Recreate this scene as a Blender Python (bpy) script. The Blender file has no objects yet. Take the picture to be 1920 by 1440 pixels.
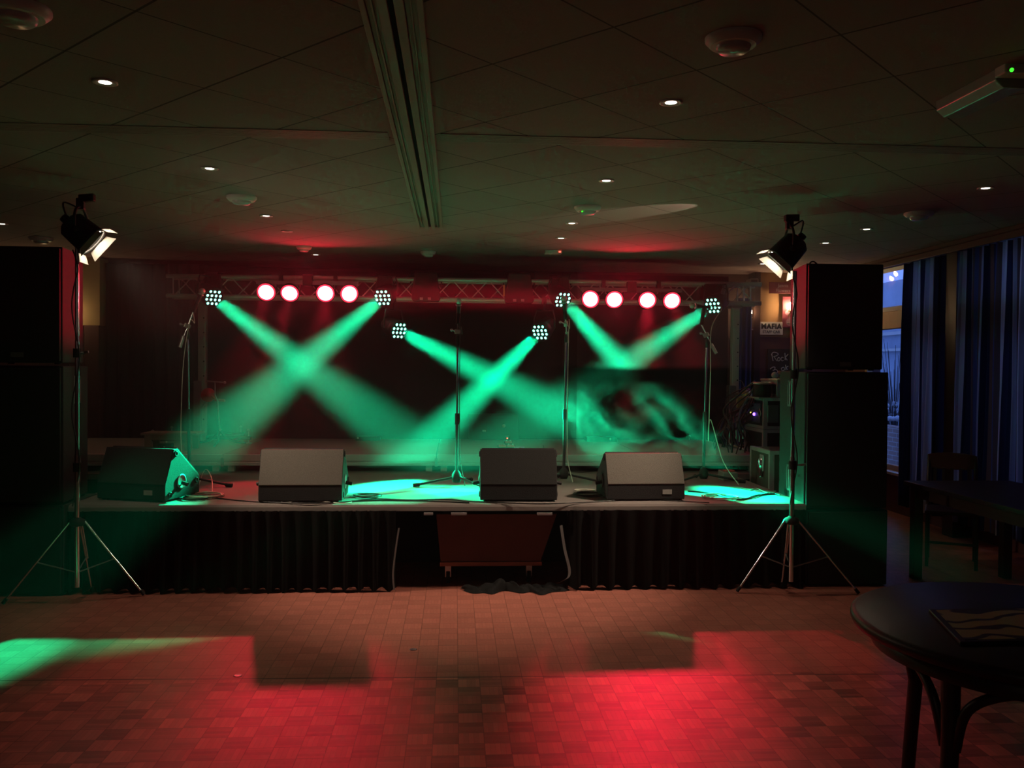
import bpy, bmesh, math, random
from mathutils import Vector, Matrix, Euler
random.seed(7)
S = bpy.context.scene
C = S.collection
PI = math.pi

# ------------------------------------------------------------------ camera
F = 1640.0                                   # focal length in pixels of the 1920 px frame
PSI, PIT, ROL, CH = math.atan(107 / F), math.atan(-29 / F), 0.008, 1.6
fw = Vector((math.sin(PSI) * math.cos(PIT), math.cos(PSI) * math.cos(PIT), math.sin(PIT)))
r0 = Vector((math.cos(PSI), -math.sin(PSI), 0)); u0 = r0.cross(fw)
rt = r0 * math.cos(ROL) + u0 * math.sin(ROL)
up = u0 * math.cos(ROL) - r0 * math.sin(ROL)
O = Vector((0, 0, CH))
def ray(x, y): return fw + rt * ((x - 960) / F) + up * ((720 - y) / F)
def at(x, y, Y): d = ray(x, y); return O + d * (Y / d.y)           # point of the photo at room depth Y
def onz(x, y, z): d = ray(x, y); return O + d * ((z - CH) / d.z)   # point of the photo at height z
def onx(x, y, X): d = ray(x, y); return O + d * (X / d.x)
cam = bpy.data.cameras.new('camera'); camo = bpy.data.objects.new('camera', cam); C.objects.link(camo)
cam.sensor_fit = 'HORIZONTAL'; cam.sensor_width = 36; cam.lens = 36 * F / 1920
cam.clip_start = .05; cam.clip_end = 100
M3 = Matrix((rt, up, -fw)).transposed().to_4x4(); M3.translation = O
camo.matrix_world = M3
S.camera = camo

# ------------------------------------------------------------------ world, colour management
w = bpy.data.worlds.new('dusk'); S.world = w; w.use_nodes = True
w.node_tree.nodes['Background'].inputs[0].default_value = (.15, .27, .80, 1)
w.node_tree.nodes['Background'].inputs[1].default_value = 1.5
S.view_settings.view_transform = 'Standard'; S.view_settings.look = 'None'
S.view_settings.exposure = 0.0; S.view_settings.gamma = 1.0
S.view_settings.use_curve_mapping = False
S.cycles.volume_bounces = 0; S.cycles.max_bounces = 6; S.cycles.diffuse_bounces = 4
S.cycles.glossy_bounces = 3; S.cycles.transparent_max_bounces = 12
S.cycles.volume_step_rate = .5; S.cycles.volume_max_steps = 48
S.cycles.sample_clamp_indirect = 4.0; S.cycles.use_denoising = True
S.cycles.use_adaptive_sampling = True; S.cycles.adaptive_threshold = .05; S.cycles.adaptive_min_samples = 16

def lamp_spot(name, loc, target, power, col, ang, blend, rad, scale_xy=None):
    l = bpy.data.lights.new(name, 'SPOT'); l.energy = power; l.color = col
    l.spot_size = math.radians(ang); l.spot_blend = blend; l.shadow_soft_size = rad
    o = bpy.data.objects.new(name, l); C.objects.link(o); o.location = loc
    o.rotation_euler = (Vector(target) - Vector(loc)).to_track_quat('-Z', 'Y').to_euler()
    return o
GREEN = (.0, 1., .42); RED = (1., .012, .045); WARM = (1., .78, .56)
CEIL = 2.85; ST = .62; RZ = .78                       # ceiling, stage top, riser top heights
TRY = 9.6                                             # truss depth

# green LED cans: face centre, point the beam is aimed at, power
GRN = [(at(400, 558, 9.35), onz(885, 925, ST), 12000),
       (at(718, 558, 9.35), onz(225, 965, ST), 12000),
       (at(748, 620, 9.35), onz(1372, 940, ST), 18500),
       (at(1013, 623, 9.35), onz(722, 911, ST), 22000),
       (at(1055, 562, 9.35), onz(1385, 925, ST), 18500),
       (at(1337, 573, 9.35), onz(810, 925, ST), 12000)]
for i, (p, t, e) in enumerate(GRN):
    d = (t - p).normalized()
    lamp_spot('green_beam', p + d * .03, t, e, GREEN, 10.4, .8, .065)
# red floods on the two four-head bars
REDP = [(499, 548), (543, 550), (610, 550), (655, 551), (1107, 561), (1152, 562), (1214, 563), (1260, 564)]
REDT = [(330, 1250), (0, 0, onz(452, 915, ST)), (560, 1400), (0, 0, (2.68, 6.5, 2.15)), (0, 0, (-2.8, 6.4, 2.15)), (1230, 1350), (1210, 1290), (1480, 1235)]
REDW = [170, 420, 230, 1900, 1900, 40, 560, 210]; REDA = [18, 15, 17, 11, 11, 20, 14.5, 17]; REDL = []
for (px_, py_), t in zip(REDP, REDT):
    p = at(px_, py_, 9.38); tg = onz(t[0], t[1], 0) if t[0] else Vector(t[2]); REDL.append((p, tg))
    d = (tg - p).normalized()
    lamp_spot('red_flood', p + d * .02, tg, REDW[len(REDL) - 1], RED, REDA[len(REDL) - 1], .75, .05)
for c_, t_ in (((577, 551), (-.6, 6.0, 4.3)), ((1184, 563), (1.2, 6.0, 4.3))):   # stray light spilling around the red lamp bars
    p = at(*c_, 9.32); lamp_spot('red_spill', p, t_, 26, RED, 112, .7, .1)
# the two halogen cans on the tripod stands
LST = Vector((-2.72, 6.06, 0)); RST = Vector((2.36, 6.10, 0))
LLP = at(172, 452, 6.02); RLP = at(1463, 487, 6.06)
LLT, RLT = Vector((.35, 6.3, .05)), Vector((.2, 6.35, .05))
lamp_spot('halogen_left', LLP + (LLT - LLP).normalized() * .13, LLT, 165, WARM, 66, 1., .06)
lamp_spot('halogen_right', RLP + (RLT - RLP).normalized() * .13, RLT, 165, WARM, 66, 1., .06)
p = onz(1205, 396, CEIL)                            # warm ceiling patch: extra spot added just above the right lamp
lamp_spot('ceiling_patch_spot', RLP + Vector((-.03, .06, .13)), p, 28, WARM, 24, .25, .01)
# fill added behind the camera: a dim warm area light, out of view
al = bpy.data.lights.new('rear_fill_light', 'AREA'); al.energy = 5.0; al.size = 1.6; al.color = (1, .72, .6)
ao = bpy.data.objects.new('rear_fill_light', al); C.objects.link(ao); ao.location = (-1.0, -2.4, 2.6)
ao.rotation_euler = (math.radians(40), 0, 0)

# ------------------------------------------------------------------ materials
MATS = {}
def mat(name, col, rough=.6, metal=0., var=.12, scale=18., bump=0., emis=None, es=0., spec=.5, alpha=1.):
    if name in MATS: return MATS[name]
    m = bpy.data.materials.new(name); m.use_nodes = True; nt = m.node_tree; N, L = nt.nodes, nt.links
    b = N['Principled BSDF']; b.inputs['Roughness'].default_value = rough; b.inputs['Metallic'].default_value = metal
    b.inputs['Specular IOR Level'].default_value = spec
    tc = N.new('ShaderNodeTexCoord'); nz = N.new('ShaderNodeTexNoise'); nz.inputs['Scale'].default_value = scale
    nz.inputs['Detail'].default_value = 4
    L.new(tc.outputs['Object'], nz.inputs['Vector'])
    mx = N.new('ShaderNodeMix'); mx.data_type = 'RGBA'
    mx.inputs[6].default_value = (*[c * (1 - var) for c in col], 1); mx.inputs[7].default_value = (*[min(1, c * (1 + var)) for c in col], 1)
    L.new(nz.outputs['Fac'], mx.inputs[0]); L.new(mx.outputs[2], b.inputs['Base Color'])
    if bump:
        bp = N.new('ShaderNodeBump'); bp.inputs['Strength'].default_value = bump; bp.inputs['Distance'].default_value = .004
        L.new(nz.outputs['Fac'], bp.inputs['Height']); L.new(bp.outputs['Normal'], b.inputs['Normal'])
    if emis:
        b.inputs['Emission Color'].default_value = (*emis, 1); b.inputs['Emission Strength'].default_value = es
    if alpha < 1: b.inputs['Alpha'].default_value = alpha
    MATS[name] = m
    return m
def emit(name, col, s, sample=True):
    if name in MATS: return MATS[name]
    m = bpy.data.materials.new(name); m.use_nodes = True; nt = m.node_tree; nt.nodes.clear()
    e = nt.nodes.new('ShaderNodeEmission'); e.inputs[0].default_value = (*col, 1); e.inputs[1].default_value = s
    o = nt.nodes.new('ShaderNodeOutputMaterial'); nt.links.new(e.outputs[0], o.inputs[0])
    if not sample:
        try: m.cycles.emission_sampling = 'NONE'
        except Exception: pass
    MATS[name] = m
    return m
def node(nt, t, **kw):
    n = nt.nodes.new(t)
    for k, v in kw.items(): setattr(n, k, v)
    return n
def math_(nt, op, a, b=None, c=None):
    n = nt.nodes.new('ShaderNodeMath'); n.operation = op
    for i, v in enumerate((a, b, c)):
        if v is None: continue
        if isinstance(v, (int, float)): n.inputs[i].default_value = v
        else: nt.links.new(v, n.inputs[i])
    return n.outputs[0]

def parquet():
    m = bpy.data.materials.new('parquet'); m.use_nodes = True; nt = m.node_tree; L = nt.links
    b = nt.nodes['Principled BSDF']
    g = node(nt, 'ShaderNodeNewGeometry'); sp = node(nt, 'ShaderNodeSeparateXYZ'); L.new(g.outputs['Position'], sp.inputs[0])
    s = .1105
    X = math_(nt, 'DIVIDE', math_(nt, 'ADD', sp.outputs['X'], 30.03), s); Y = math_(nt, 'DIVIDE', math_(nt, 'ADD', sp.outputs['Y'], 30.0), s)
    fx, fy = math_(nt, 'FLOOR', X), math_(nt, 'FLOOR', Y)
    par = math_(nt, 'FLOORED_MODULO', math_(nt, 'ADD', fx, fy), 2.0)
    ux, uy = math_(nt, 'FRACT', X), math_(nt, 'FRACT', Y)
    # finger direction alternates with the block
    inv = math_(nt, 'SUBTRACT', 1.0, par)
    across = math_(nt, 'ADD', math_(nt, 'MULTIPLY', ux, par), math_(nt, 'MULTIPLY', uy, inv))
    fin = math_(nt, 'FLOOR', math_(nt, 'MULTIPLY', across, 5.0))
    cv = node(nt, 'ShaderNodeCombineXYZ'); L.new(fx, cv.inputs[0]); L.new(fy, cv.inputs[1]); L.new(fin, cv.inputs[2])
    wn = node(nt, 'ShaderNodeTexWhiteNoise'); L.new(cv.outputs[0], wn.inputs['Vector'])
    cv2 = node(nt, 'ShaderNodeCombineXYZ'); L.new(fx, cv2.inputs[0]); L.new(fy, cv2.inputs[1])
    wn2 = node(nt, 'ShaderNodeTexWhiteNoise'); L.new(cv2.outputs[0], wn2.inputs['Vector'])
    # gap lines between blocks and, fainter, between fingers
    def edge(u, wd): return math_(nt, 'LESS_THAN', math_(nt, 'SUBTRACT', .5, math_(nt, 'ABSOLUTE', math_(nt, 'SUBTRACT', u, .5))), wd)
    gap = math_(nt, 'MAXIMUM', edge(ux, .018), edge(uy, .018))
    fg = edge(math_(nt, 'FRACT', math_(nt, 'MULTIPLY', across, 5.0)), .05)
    newer = math_(nt, 'ADD', .25, math_(nt, 'MULTIPLY', math_(nt, 'LESS_THAN', sp.outputs['Y'], 4.51), .75))   # the blocks behind the seam are more even
    v = math_(nt, 'ADD', .715, math_(nt, 'MULTIPLY', math_(nt, 'MULTIPLY', math_(nt, 'SUBTRACT', par, .5), .27), newer))
    v = math_(nt, 'ADD', v, math_(nt, 'MULTIPLY', math_(nt, 'SUBTRACT', wn.outputs['Value'], .5), math_(nt, 'MULTIPLY', newer, .26)))
    v = math_(nt, 'ADD', v, math_(nt, 'MULTIPLY', math_(nt, 'SUBTRACT', wn2.outputs['Value'], .5), math_(nt, 'MULTIPLY', newer, .28)))
    nz = node(nt, 'ShaderNodeTexNoise'); nz.inputs['Scale'].default_value = 1.3; nz.inputs['Detail'].default_value = 5
    L.new(g.outputs['Position'], nz.inputs['Vector'])
    v = math_(nt, 'MULTIPLY', v, math_(nt, 'ADD', .70, math_(nt, 'MULTIPLY', nz.outputs['Fac'], .6)))
    v = math_(nt, 'MULTIPLY', v, math_(nt, 'SUBTRACT', 1.0, math_(nt, 'MULTIPLY', gap, .45)))
    v = math_(nt, 'MULTIPLY', v, math_(nt, 'SUBTRACT', 1.0, math_(nt, 'MULTIPLY', fg, .18)))
    seam = math_(nt, 'LESS_THAN', math_(nt, 'ABSOLUTE', math_(nt, 'SUBTRACT', math_(nt, 'ADD', sp.outputs['Y'], math_(nt, 'MULTIPLY', sp.outputs['X'], .022)), 4.51)), .007)
    v = math_(nt, 'MULTIPLY', v, math_(nt, 'SUBTRACT', 1.0, math_(nt, 'MULTIPLY', seam, .7)))
    cr = node(nt, 'ShaderNodeVectorMath', operation='SCALE'); cr.inputs[0].default_value = (.63, .205, .15)
    L.new(v, cr.inputs['Scale']); L.new(cr.outputs[0], b.inputs['Base Color'])
    b.inputs['Roughness'].default_value = .42; b.inputs['Specular IOR Level'].default_value = .45
    n2 = node(nt, 'ShaderNodeTexNoise'); n2.inputs['Scale'].default_value = 60; L.new(g.outputs['Position'], n2.inputs['Vector'])
    L.new(math_(nt, 'ADD', .34, math_(nt, 'MULTIPLY', n2.outputs['Fac'], .25)), b.inputs['Roughness'])
    bp = node(nt, 'ShaderNodeBump'); bp.inputs['Strength'].default_value = .25; bp.inputs['Distance'].default_value = .002
    L.new(math_(nt, 'ADD', math_(nt, 'MULTIPLY', gap, -1.0), wn.outputs['Value']), bp.inputs['Height']); L.new(bp.outputs[0], b.inputs['Normal'])
    return m

def ceiling_tiles():
    m = bpy.data.materials.new('ceiling_tiles'); m.use_nodes = True; nt = m.node_tree; L = nt.links
    b = nt.nodes['Principled BSDF']
    g = node(nt, 'ShaderNodeNewGeometry'); sp = node(nt, 'ShaderNodeSeparateXYZ'); L.new(g.outputs['Position'], sp.inputs[0])
    q = 1 / (math.sqrt(2) * .602)
    U = math_(nt, 'ADD', math_(nt, 'MULTIPLY', math_(nt, 'ADD', sp.outputs['X'], sp.outputs['Y']), q), 50 - .415)
    V = math_(nt, 'ADD', math_(nt, 'MULTIPLY', math_(nt, 'SUBTRACT', sp.outputs['Y'], sp.outputs['X']), q), 50 - .075)
    def edge(u, wd): return math_(nt, 'LESS_THAN', math_(nt, 'SUBTRACT', .5, math_(nt, 'ABSOLUTE', math_(nt, 'SUBTRACT', math_(nt, 'FRACT', u), .5))), wd)
    gp = math_(nt, 'MAXIMUM', edge(U, .009), edge(V, .0065))
    cv = node(nt, 'ShaderNodeCombineXYZ'); L.new(math_(nt, 'FLOOR', U), cv.inputs[0]); L.new(math_(nt, 'FLOOR', V), cv.inputs[1])
    wn = node(nt, 'ShaderNodeTexWhiteNoise'); L.new(cv.outputs[0], wn.inputs['Vector'])
    nz = node(nt, 'ShaderNodeTexNoise'); nz.inputs['Scale'].default_value = 90; nz.inputs['Detail'].default_value = 6; L.new(g.outputs['Position'], nz.inputs['Vector'])
    v = math_(nt, 'ADD', .82, math_(nt, 'MULTIPLY', wn.outputs['Value'], .12))
    v = math_(nt, 'ADD', v, math_(nt, 'MULTIPLY', nz.outputs['Fac'], .1))
    v = math_(nt, 'MULTIPLY', v, math_(nt, 'SUBTRACT', 1.0, math_(nt, 'MULTIPLY', gp, .8)))
    cr = node(nt, 'ShaderNodeVectorMath', operation='SCALE'); cr.inputs[0].default_value = (.30, .225, .215)
    L.new(v, cr.inputs['Scale']); L.new(cr.outputs[0], b.inputs['Base Color']); b.inputs['Roughness'].default_value = .9
    bp = node(nt, 'ShaderNodeBump'); bp.inputs['Strength'].default_value = .35; bp.inputs['Distance'].default_value = .003
    L.new(math_(nt, 'SUBTRACT', nz.outputs['Fac'], math_(nt, 'MULTIPLY', gp, 1.5)), bp.inputs['Height']); L.new(bp.outputs[0], b.inputs['Normal'])
    return m

def curtain_mat():
    m = bpy.data.materials.new('striped_curtain'); m.use_nodes = True; nt = m.node_tree; L = nt.links; N = nt.nodes; N.clear()
    out = node(nt, 'ShaderNodeOutputMaterial')
    uv = node(nt, 'ShaderNodeUVMap'); sp = node(nt, 'ShaderNodeSeparateXYZ'); L.new(uv.outputs[0], sp.inputs[0])
    cv = node(nt, 'ShaderNodeCombineXYZ'); L.new(math_(nt, 'FLOOR', math_(nt, 'MULTIPLY', sp.outputs['X'], 26.0)), cv.inputs[0])
    wn = node(nt, 'ShaderNodeTexWhiteNoise'); L.new(cv.outputs[0], wn.inputs['Vector'])
    ramp = node(nt, 'ShaderNodeValToRGB'); ramp.color_ramp.interpolation = 'CONSTANT'
    e = ramp.color_ramp.elements; cols = [(0, (.02, .022, .035)), (.2, (.13, .08, .06)), (.38, (.32, .30, .32)), (.5, (.03, .033, .06)), (.62, (.60, .58, .58)), (.80, (.09, .09, .15)), (.92, (.18, .09, .05))]
    e[0].position = 0; e[0].color = (*cols[0][1], 1); e[1].position = cols[1][0]; e[1].color = (*cols[1][1], 1)
    for p, c in cols[2:]: k = e.new(p); k.color = (*c, 1)
    L.new(wn.outputs['Value'], ramp.inputs[0])
    wv = node(nt, 'ShaderNodeTexNoise'); wv.inputs['Scale'].default_value = 300; L.new(uv.outputs[0], wv.inputs['Vector'])
    d = node(nt, 'ShaderNodeBsdfDiffuse'); t = node(nt, 'ShaderNodeBsdfTranslucent'); mx = node(nt, 'ShaderNodeMixShader'); mx.inputs[0].default_value = .55
    L.new(ramp.outputs[0], d.inputs[0]); L.new(ramp.outputs[0], t.inputs[0]); L.new(d.outputs[0], mx.inputs[1]); L.new(t.outputs[0], mx.inputs[2])
    bp = node(nt, 'ShaderNodeBump'); bp.inputs['Strength'].default_value = .1; L.new(wv.outputs['Fac'], bp.inputs['Height']); L.new(bp.outputs[0], d.inputs['Normal'])
    L.new(mx.outputs[0], out.inputs[0])
    return m

def brick_mat():
    m = bpy.data.materials.new('brick'); m.use_nodes = True; nt = m.node_tree; b = nt.nodes['Principled BSDF']
    g = node(nt, 'ShaderNodeNewGeometry'); sp = node(nt, 'ShaderNodeSeparateXYZ'); nt.links.new(g.outputs['Position'], sp.inputs[0])
    cv = node(nt, 'ShaderNodeCombineXYZ'); nt.links.new(sp.outputs['Y'], cv.inputs[0]); nt.links.new(sp.outputs['Z'], cv.inputs[1])
    br = node(nt, 'ShaderNodeTexBrick'); br.inputs['Scale'].default_value = 1; br.inputs['Brick Width'].default_value = .21; br.inputs['Row Height'].default_value = .06
    br.inputs['Mortar Size'].default_value = .006
    br.inputs['Color1'].default_value = (.42, .26, .2, 1); br.inputs['Color2'].default_value = (.34, .22, .18, 1); br.inputs['Mortar'].default_value = (.5, .45, .42, 1)
    nt.links.new(cv.outputs[0], br.inputs[0]); nt.links.new(br.outputs[0], b.inputs['Base Color']); b.inputs['Roughness'].default_value = .9
    return m

black = mat('black_paint', (.012, .012, .013), .5, 0, .2, 40, .2)
blackw = mat('black_textured_paint', (.014, .014, .016), .75, 0, .3, 160, .5)
grille = mat('black_grille', (.010, .010, .012), .6, .2, .35, 420, .6)
greyg = mat('grey_carpet_grille', (.14, .125, .11), .9, 0, .4, 200, .6, spec=.2)
darkg = mat('dark_carpet', (.02, .019, .018), .9, 0, .35, 260, .6)
cloth = mat('black_cloth', (.0045, .0042, .0045), 1., 0, .25, 12, .2, spec=.08)
drape = mat('black_drape', (.014, .011, .012), 1., 0, .3, 6, .2, spec=.1)
carpet = mat('stage_carpet', (.19, .155, .145), .95, 0, .18, 320, .7)
deckm = mat('riser_board', (.30, .28, .265), .8, 0, .15, 26, .2)
alu = mat('aluminium', (.62, .60, .58), .4, .45, .08, 30)
chrome = mat('chrome', (.72, .73, .75), .18, 1, .05, 20)
steel = mat('dull_steel', (.38, .38, .40), .4, .9, .15, 30)
rubber = mat('black_rubber', (.01, .01, .01), .8)
beige = mat('ochre_wall', (.50, .36, .17), .85, 0, .05, 8, .1)
beigeR = mat('orange_wall', (.50, .30, .14), .85, 0, .08, 8, .1)
brown = mat('brown_panel', (.12, .045, .04), .65, 0, .2, 7, .1)
darkwood = mat('dark_wood', (.035, .02, .017), .4, 0, .35, 9, .15)
tabwood = mat('table_veneer', (.018, .015, .017), .42, 0, .3, 6, .05)
pine = mat('pine_wood', (.50, .31, .18), .6, 0, .15, 14, .1)
whitep = mat('white_plastic', (.62, .60, .55), .45, 0, .04, 20)
paper = mat('white_paper', (.78, .74, .66), .8, 0, .04, 20)
chalk = mat('chalk', (.7, .7, .66), .95)
slate = mat('slate', (.03, .032, .03), .8, 0, .3, 14)
darkred = mat('dark_red_print', (.12, .02, .03), .6, 0, .35, 9)
bluec = mat('blue_cloth', (.05, .08, .22), .9, 0, .25, 8, .2)
cablek = mat('black_cable', (.014, .014, .014), .45)
cablew = mat('pale_cable', (.55, .50, .42), .5)
brass = mat('yellow_zinc', (.75, .55, .22), .35, .8)
redpl = mat('red_plastic', (.5, .03, .03), .4)
purple = mat('blue_grey_case', (.10, .11, .16), .5, .3)
board = mat('red_brown_board', (.10, .032, .028), .65, 0, .15, 12, .1)
blockb = mat('black_void', (.004, .004, .004), .9)
hot = emit('halogen_glow', (1, .80, .58), 70)
redlens = emit('red_lens', (1., .11, .15), 15)
ledg = emit('green_led', (.16, 1., .62), 8, False)
downl = emit('downlight_bulb', (1, .86, .68), 9)
flame = emit('candle_bulb', (1, .62, .32), 170)
ledred = emit('red_indicator', (1, .08, .05), 5, False)
ledgr = emit('green_indicator', (.05, 1, .03), 1.6, False)
ledvi = emit('violet_indicator', (.25, .1, 1), 6, False)
def glass_mat():
    m = bpy.data.materials.new('window_glass'); m.use_nodes = True; nt = m.node_tree; nt.nodes.clear()
    o = node(nt, 'ShaderNodeOutputMaterial'); t = node(nt, 'ShaderNodeBsdfTransparent'); g = node(nt, 'ShaderNodeBsdfGlossy'); g.inputs['Roughness'].default_value = .02
    mx = node(nt, 'ShaderNodeMixShader'); mx.inputs[0].default_value = .07
    t.inputs[0].default_value = (.85, .9, .95, 1)
    nt.links.new(t.outputs[0], mx.inputs[1]); nt.links.new(g.outputs[0], mx.inputs[2]); nt.links.new(mx.outputs[0], o.inputs[0])
    return m
glass = glass_mat()
curt = curtain_mat(); brick = brick_mat()

# ------------------------------------------------------------------ mesh helpers
def basis(d):
    d = Vector(d).normalized(); a = Vector((0, 0, 1)) if abs(d.z) < .95 else Vector((1, 0, 0))
    s = d.cross(a).normalized(); return s, s.cross(d).normalized(), d
class MB:
    def __init__(s): s.v = []; s.f = []; s.sm = []
    def add(s, vs, fs, smooth=False):
        n = len(s.v); s.v += [Vector(p) for p in vs]; s.f += [tuple(i + n for i in f) for f in fs]; s.sm += [smooth] * len(fs); return s
    def box(s, x0, x1, y0, y1, z0, z1):
        vs = [(x, y, z) for z in (z0, z1) for y in (y0, y1) for x in (x0, x1)]
        return s.add(vs, [(0, 2, 3, 1), (4, 5, 7, 6), (0, 1, 5, 4), (2, 6, 7, 3), (0, 4, 6, 2), (1, 3, 7, 5)])
    def obox(s, c, dx, dy, dz, ax):                     # oriented box: centre, full sizes, axes
        c = Vector(c); a, b, d = ax
        vs = [c + a * (x * dx / 2) + b * (y * dy / 2) + d * (z * dz / 2) for z in (-1, 1) for y in (-1, 1) for x in (-1, 1)]
        return s.add(vs, [(0, 2, 3, 1), (4, 5, 7, 6), (0, 1, 5, 4), (2, 6, 7, 3), (0, 4, 6, 2), (1, 3, 7, 5)])
    def tube(s, pts, r, n=10, r2=None, cap=True):
        pts = [Vector(p) for p in pts]; k = len(pts); vs = []; fs = []; prev = None
        for i, p in enumerate(pts):
            d = (pts[min(i + 1, k - 1)] - pts[max(i - 1, 0)]).normalized()
            if prev is None: a, b, _ = basis(d)
            else:
                a = (prev - d * prev.dot(d)).normalized(); b = a.cross(d).normalized()
            prev = a; rr = r if r2 is None else r + (r2 - r) * i / (k - 1)
            vs += [p + a * (rr * math.cos(2 * PI * j / n)) + b * (rr * math.sin(2 * PI * j / n)) for j in range(n)]
        for i in range(k - 1):
            fs += [(i * n + j, i * n + (j + 1) % n, (i + 1) * n + (j + 1) % n, (i + 1) * n + j) for j in range(n)]
        s.add(vs, fs, True)
        if cap: s.add(vs[:n], [tuple(range(n))]); s.add(vs[-n:], [tuple(reversed(range(n)))])
        return s
    def lathe(s, c, ax, prof, n=24):                    # prof: list of (distance along axis, radius)
        a, b, d = basis(ax); c = Vector(c); vs = []; fs = []
        for h, r in prof: vs += [c + d * h + a * (r * math.cos(2 * PI * j / n)) + b * (r * math.sin(2 * PI * j / n)) for j in range(n)]
        for i in range(len(prof) - 1): fs += [(i * n + j, i * n + (j + 1) % n, (i + 1) * n + (j + 1) % n, (i + 1) * n + j) for j in range(n)]
        return s.add(vs, fs, True)
    def disc(s, c, ax, r, n=24, r2=None, sc=1.):
        a, b, d = basis(ax); c = Vector(c)
        return s.add([c + a * (r * math.cos(2 * PI * j / n)) + b * (r * sc * math.sin(2 * PI * j / n)) for j in range(n)], [tuple(range(n))])
    def prism(s, poly, h0, h1, plane='yz'):             # polygon extruded along the remaining axis
        def P(u, v, h): return (h, u, v) if plane == 'yz' else ((u, h, v) if plane == 'xz' else (u, v, h))
        n = len(poly); vs = [P(u, v, h0) for u, v in poly] + [P(u, v, h1) for u, v in poly]
        return s.add(vs, [tuple(range(n)), tuple(reversed(range(n, 2 * n)))] + [(i, (i + 1) % n, n + (i + 1) % n, n + i) for i in range(n)])
    def sphere(s, c, r, n=14, sz=1.):
        c = Vector(c); pr = [(-r * math.cos(PI * i / 8) * sz, max(1e-4, r * math.sin(PI * i / 8))) for i in range(9)]
        return s.lathe(c, (0, 0, 1), pr, n)
    def build(s, name, m, parent=None, bevel=0., world=True, fix=True):
        me = bpy.data.meshes.new(name); off = parent_loc(parent) if (parent and world) else Vector((0, 0, 0))
        me.from_pydata([tuple(p - off) for p in s.v], [], s.f); me.polygons.foreach_set('use_smooth', s.sm)
        me.materials.append(m)
        if fix:
            bm = bmesh.new(); bm.from_mesh(me); bmesh.ops.recalc_face_normals(bm, faces=bm.faces); bm.to_mesh(me); bm.free()
        me.update(); o = bpy.data.objects.new(name, me); C.objects.link(o)
        if parent: o.parent = parent
        if bevel:
            b = o.modifiers.new('bevel', 'BEVEL'); b.width = bevel; b.segments = 2; b.limit_method = 'ANGLE'
        return o
def parent_loc(p):
    l = Vector((0, 0, 0))
    while p: l += p.location; p = p.parent
    return l
def tag(o, label, cat, group=None, kind=None):
    o['label'] = label; o['category'] = cat
    if group: o['group'] = group
    if kind: o['kind'] = kind
    return o
def thing(name, label, cat, loc=(0, 0, 0), group=None):
    o = bpy.data.objects.new(name, None); C.objects.link(o); o.location = loc; o.empty_display_size = .1
    return tag(o, label, cat, group)
def struct(o): o['kind'] = 'structure'; return o
KIDS = {}
def dup(o, loc=None, rotz=None, label=None, parent=None):
    c = o.copy(); C.objects.link(c); c.parent = parent
    for ch in [k for k in bpy.data.objects if k.parent == o]: dup(ch, parent=c)
    if loc is not None: c.location = loc
    if rotz is not None: c.rotation_euler = (0, 0, rotz)
    if label: c['label'] = label
    return c
def bez(pts, n=12):                                     # smooth curve through points
    pts = [Vector(p) for p in pts]; out = []
    for i in range(len(pts) - 1):
        p0, p1, p2, p3 = pts[max(i - 1, 0)], pts[i], pts[i + 1], pts[min(i + 2, len(pts) - 1)]
        for k in range(n):
            t = k / n
            out.append(.5 * ((2 * p1) + (p2 - p0) * t + (2 * p0 - 5 * p1 + 4 * p2 - p3) * t * t + (3 * p1 - p0 - 3 * p2 + p3) * t ** 3))
    out.append(pts[-1]); return out
def text(name, body, loc, size, m, parent, rot=(PI / 2, 0, 0), bold=0., sx=1., sp=1.):
    cu = bpy.data.curves.new(name, 'FONT'); cu.body = body; cu.size = size; cu.align_x = 'CENTER'; cu.align_y = 'CENTER'; cu.offset = bold; cu.space_character = sp; cu.extrude = .0008
    cu.materials.append(m); o = bpy.data.objects.new(name, cu); C.objects.link(o); o.parent = parent
    o.scale = (sx, 1, 1); bpy.context.view_layer.update()
    me = bpy.data.meshes.new_from_object(o.evaluated_get(bpy.context.evaluated_depsgraph_get())); bpy.data.objects.remove(o)
    for v in me.vertices: v.co.x *= sx
    o = bpy.data.objects.new(name, me); C.objects.link(o); o.parent = parent
    if not me.materials: me.materials.append(m)
    o.location = Vector(loc) - parent_loc(parent); o.rotation_euler = rot; return o

# ------------------------------------------------------------------ the room
XL, XR, YB, YF = -6.5, 5.0, 11.2, -3.2
struct(MB().box(XL, XR + .2, YF, YB, -.1, 0).build('floor', parquet()))
struct(MB().box(XL, XR + .2, YF, YB, CEIL, CEIL + .1).build('ceiling', ceiling_tiles()))
struct(MB().box(XL - .1, XR + .3, YB, YB + .1, 0, CEIL).build('wall_back', mat('dark_back_wall', (.06, .035, .03), .8)))
struct(MB().box(XL - .1, XL, YF, YB, 0, CEIL).build('wall_left', brown))
struct(MB().box(XL - .1, XR + .3, YF - .1, YF, 0, CEIL).build('wall_rear', mat('rear_wall', (.12, .07, .05), .8)))
wr = MB().box(XR, XR + .2, YF, YB, 0, .46)
for a, b in ((YF, 5.4), (8.14, 8.42), (10.4, YB)): wr.box(XR, XR + .2, a, b, .46, CEIL)
wr.box(XR, XR + .2, 5.4, 8.14, 2.8, CEIL).box(XR, XR + .2, 8.42, 10.4, 2.8, CEIL)
struct(wr.build('wall_right', brown))
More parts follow.
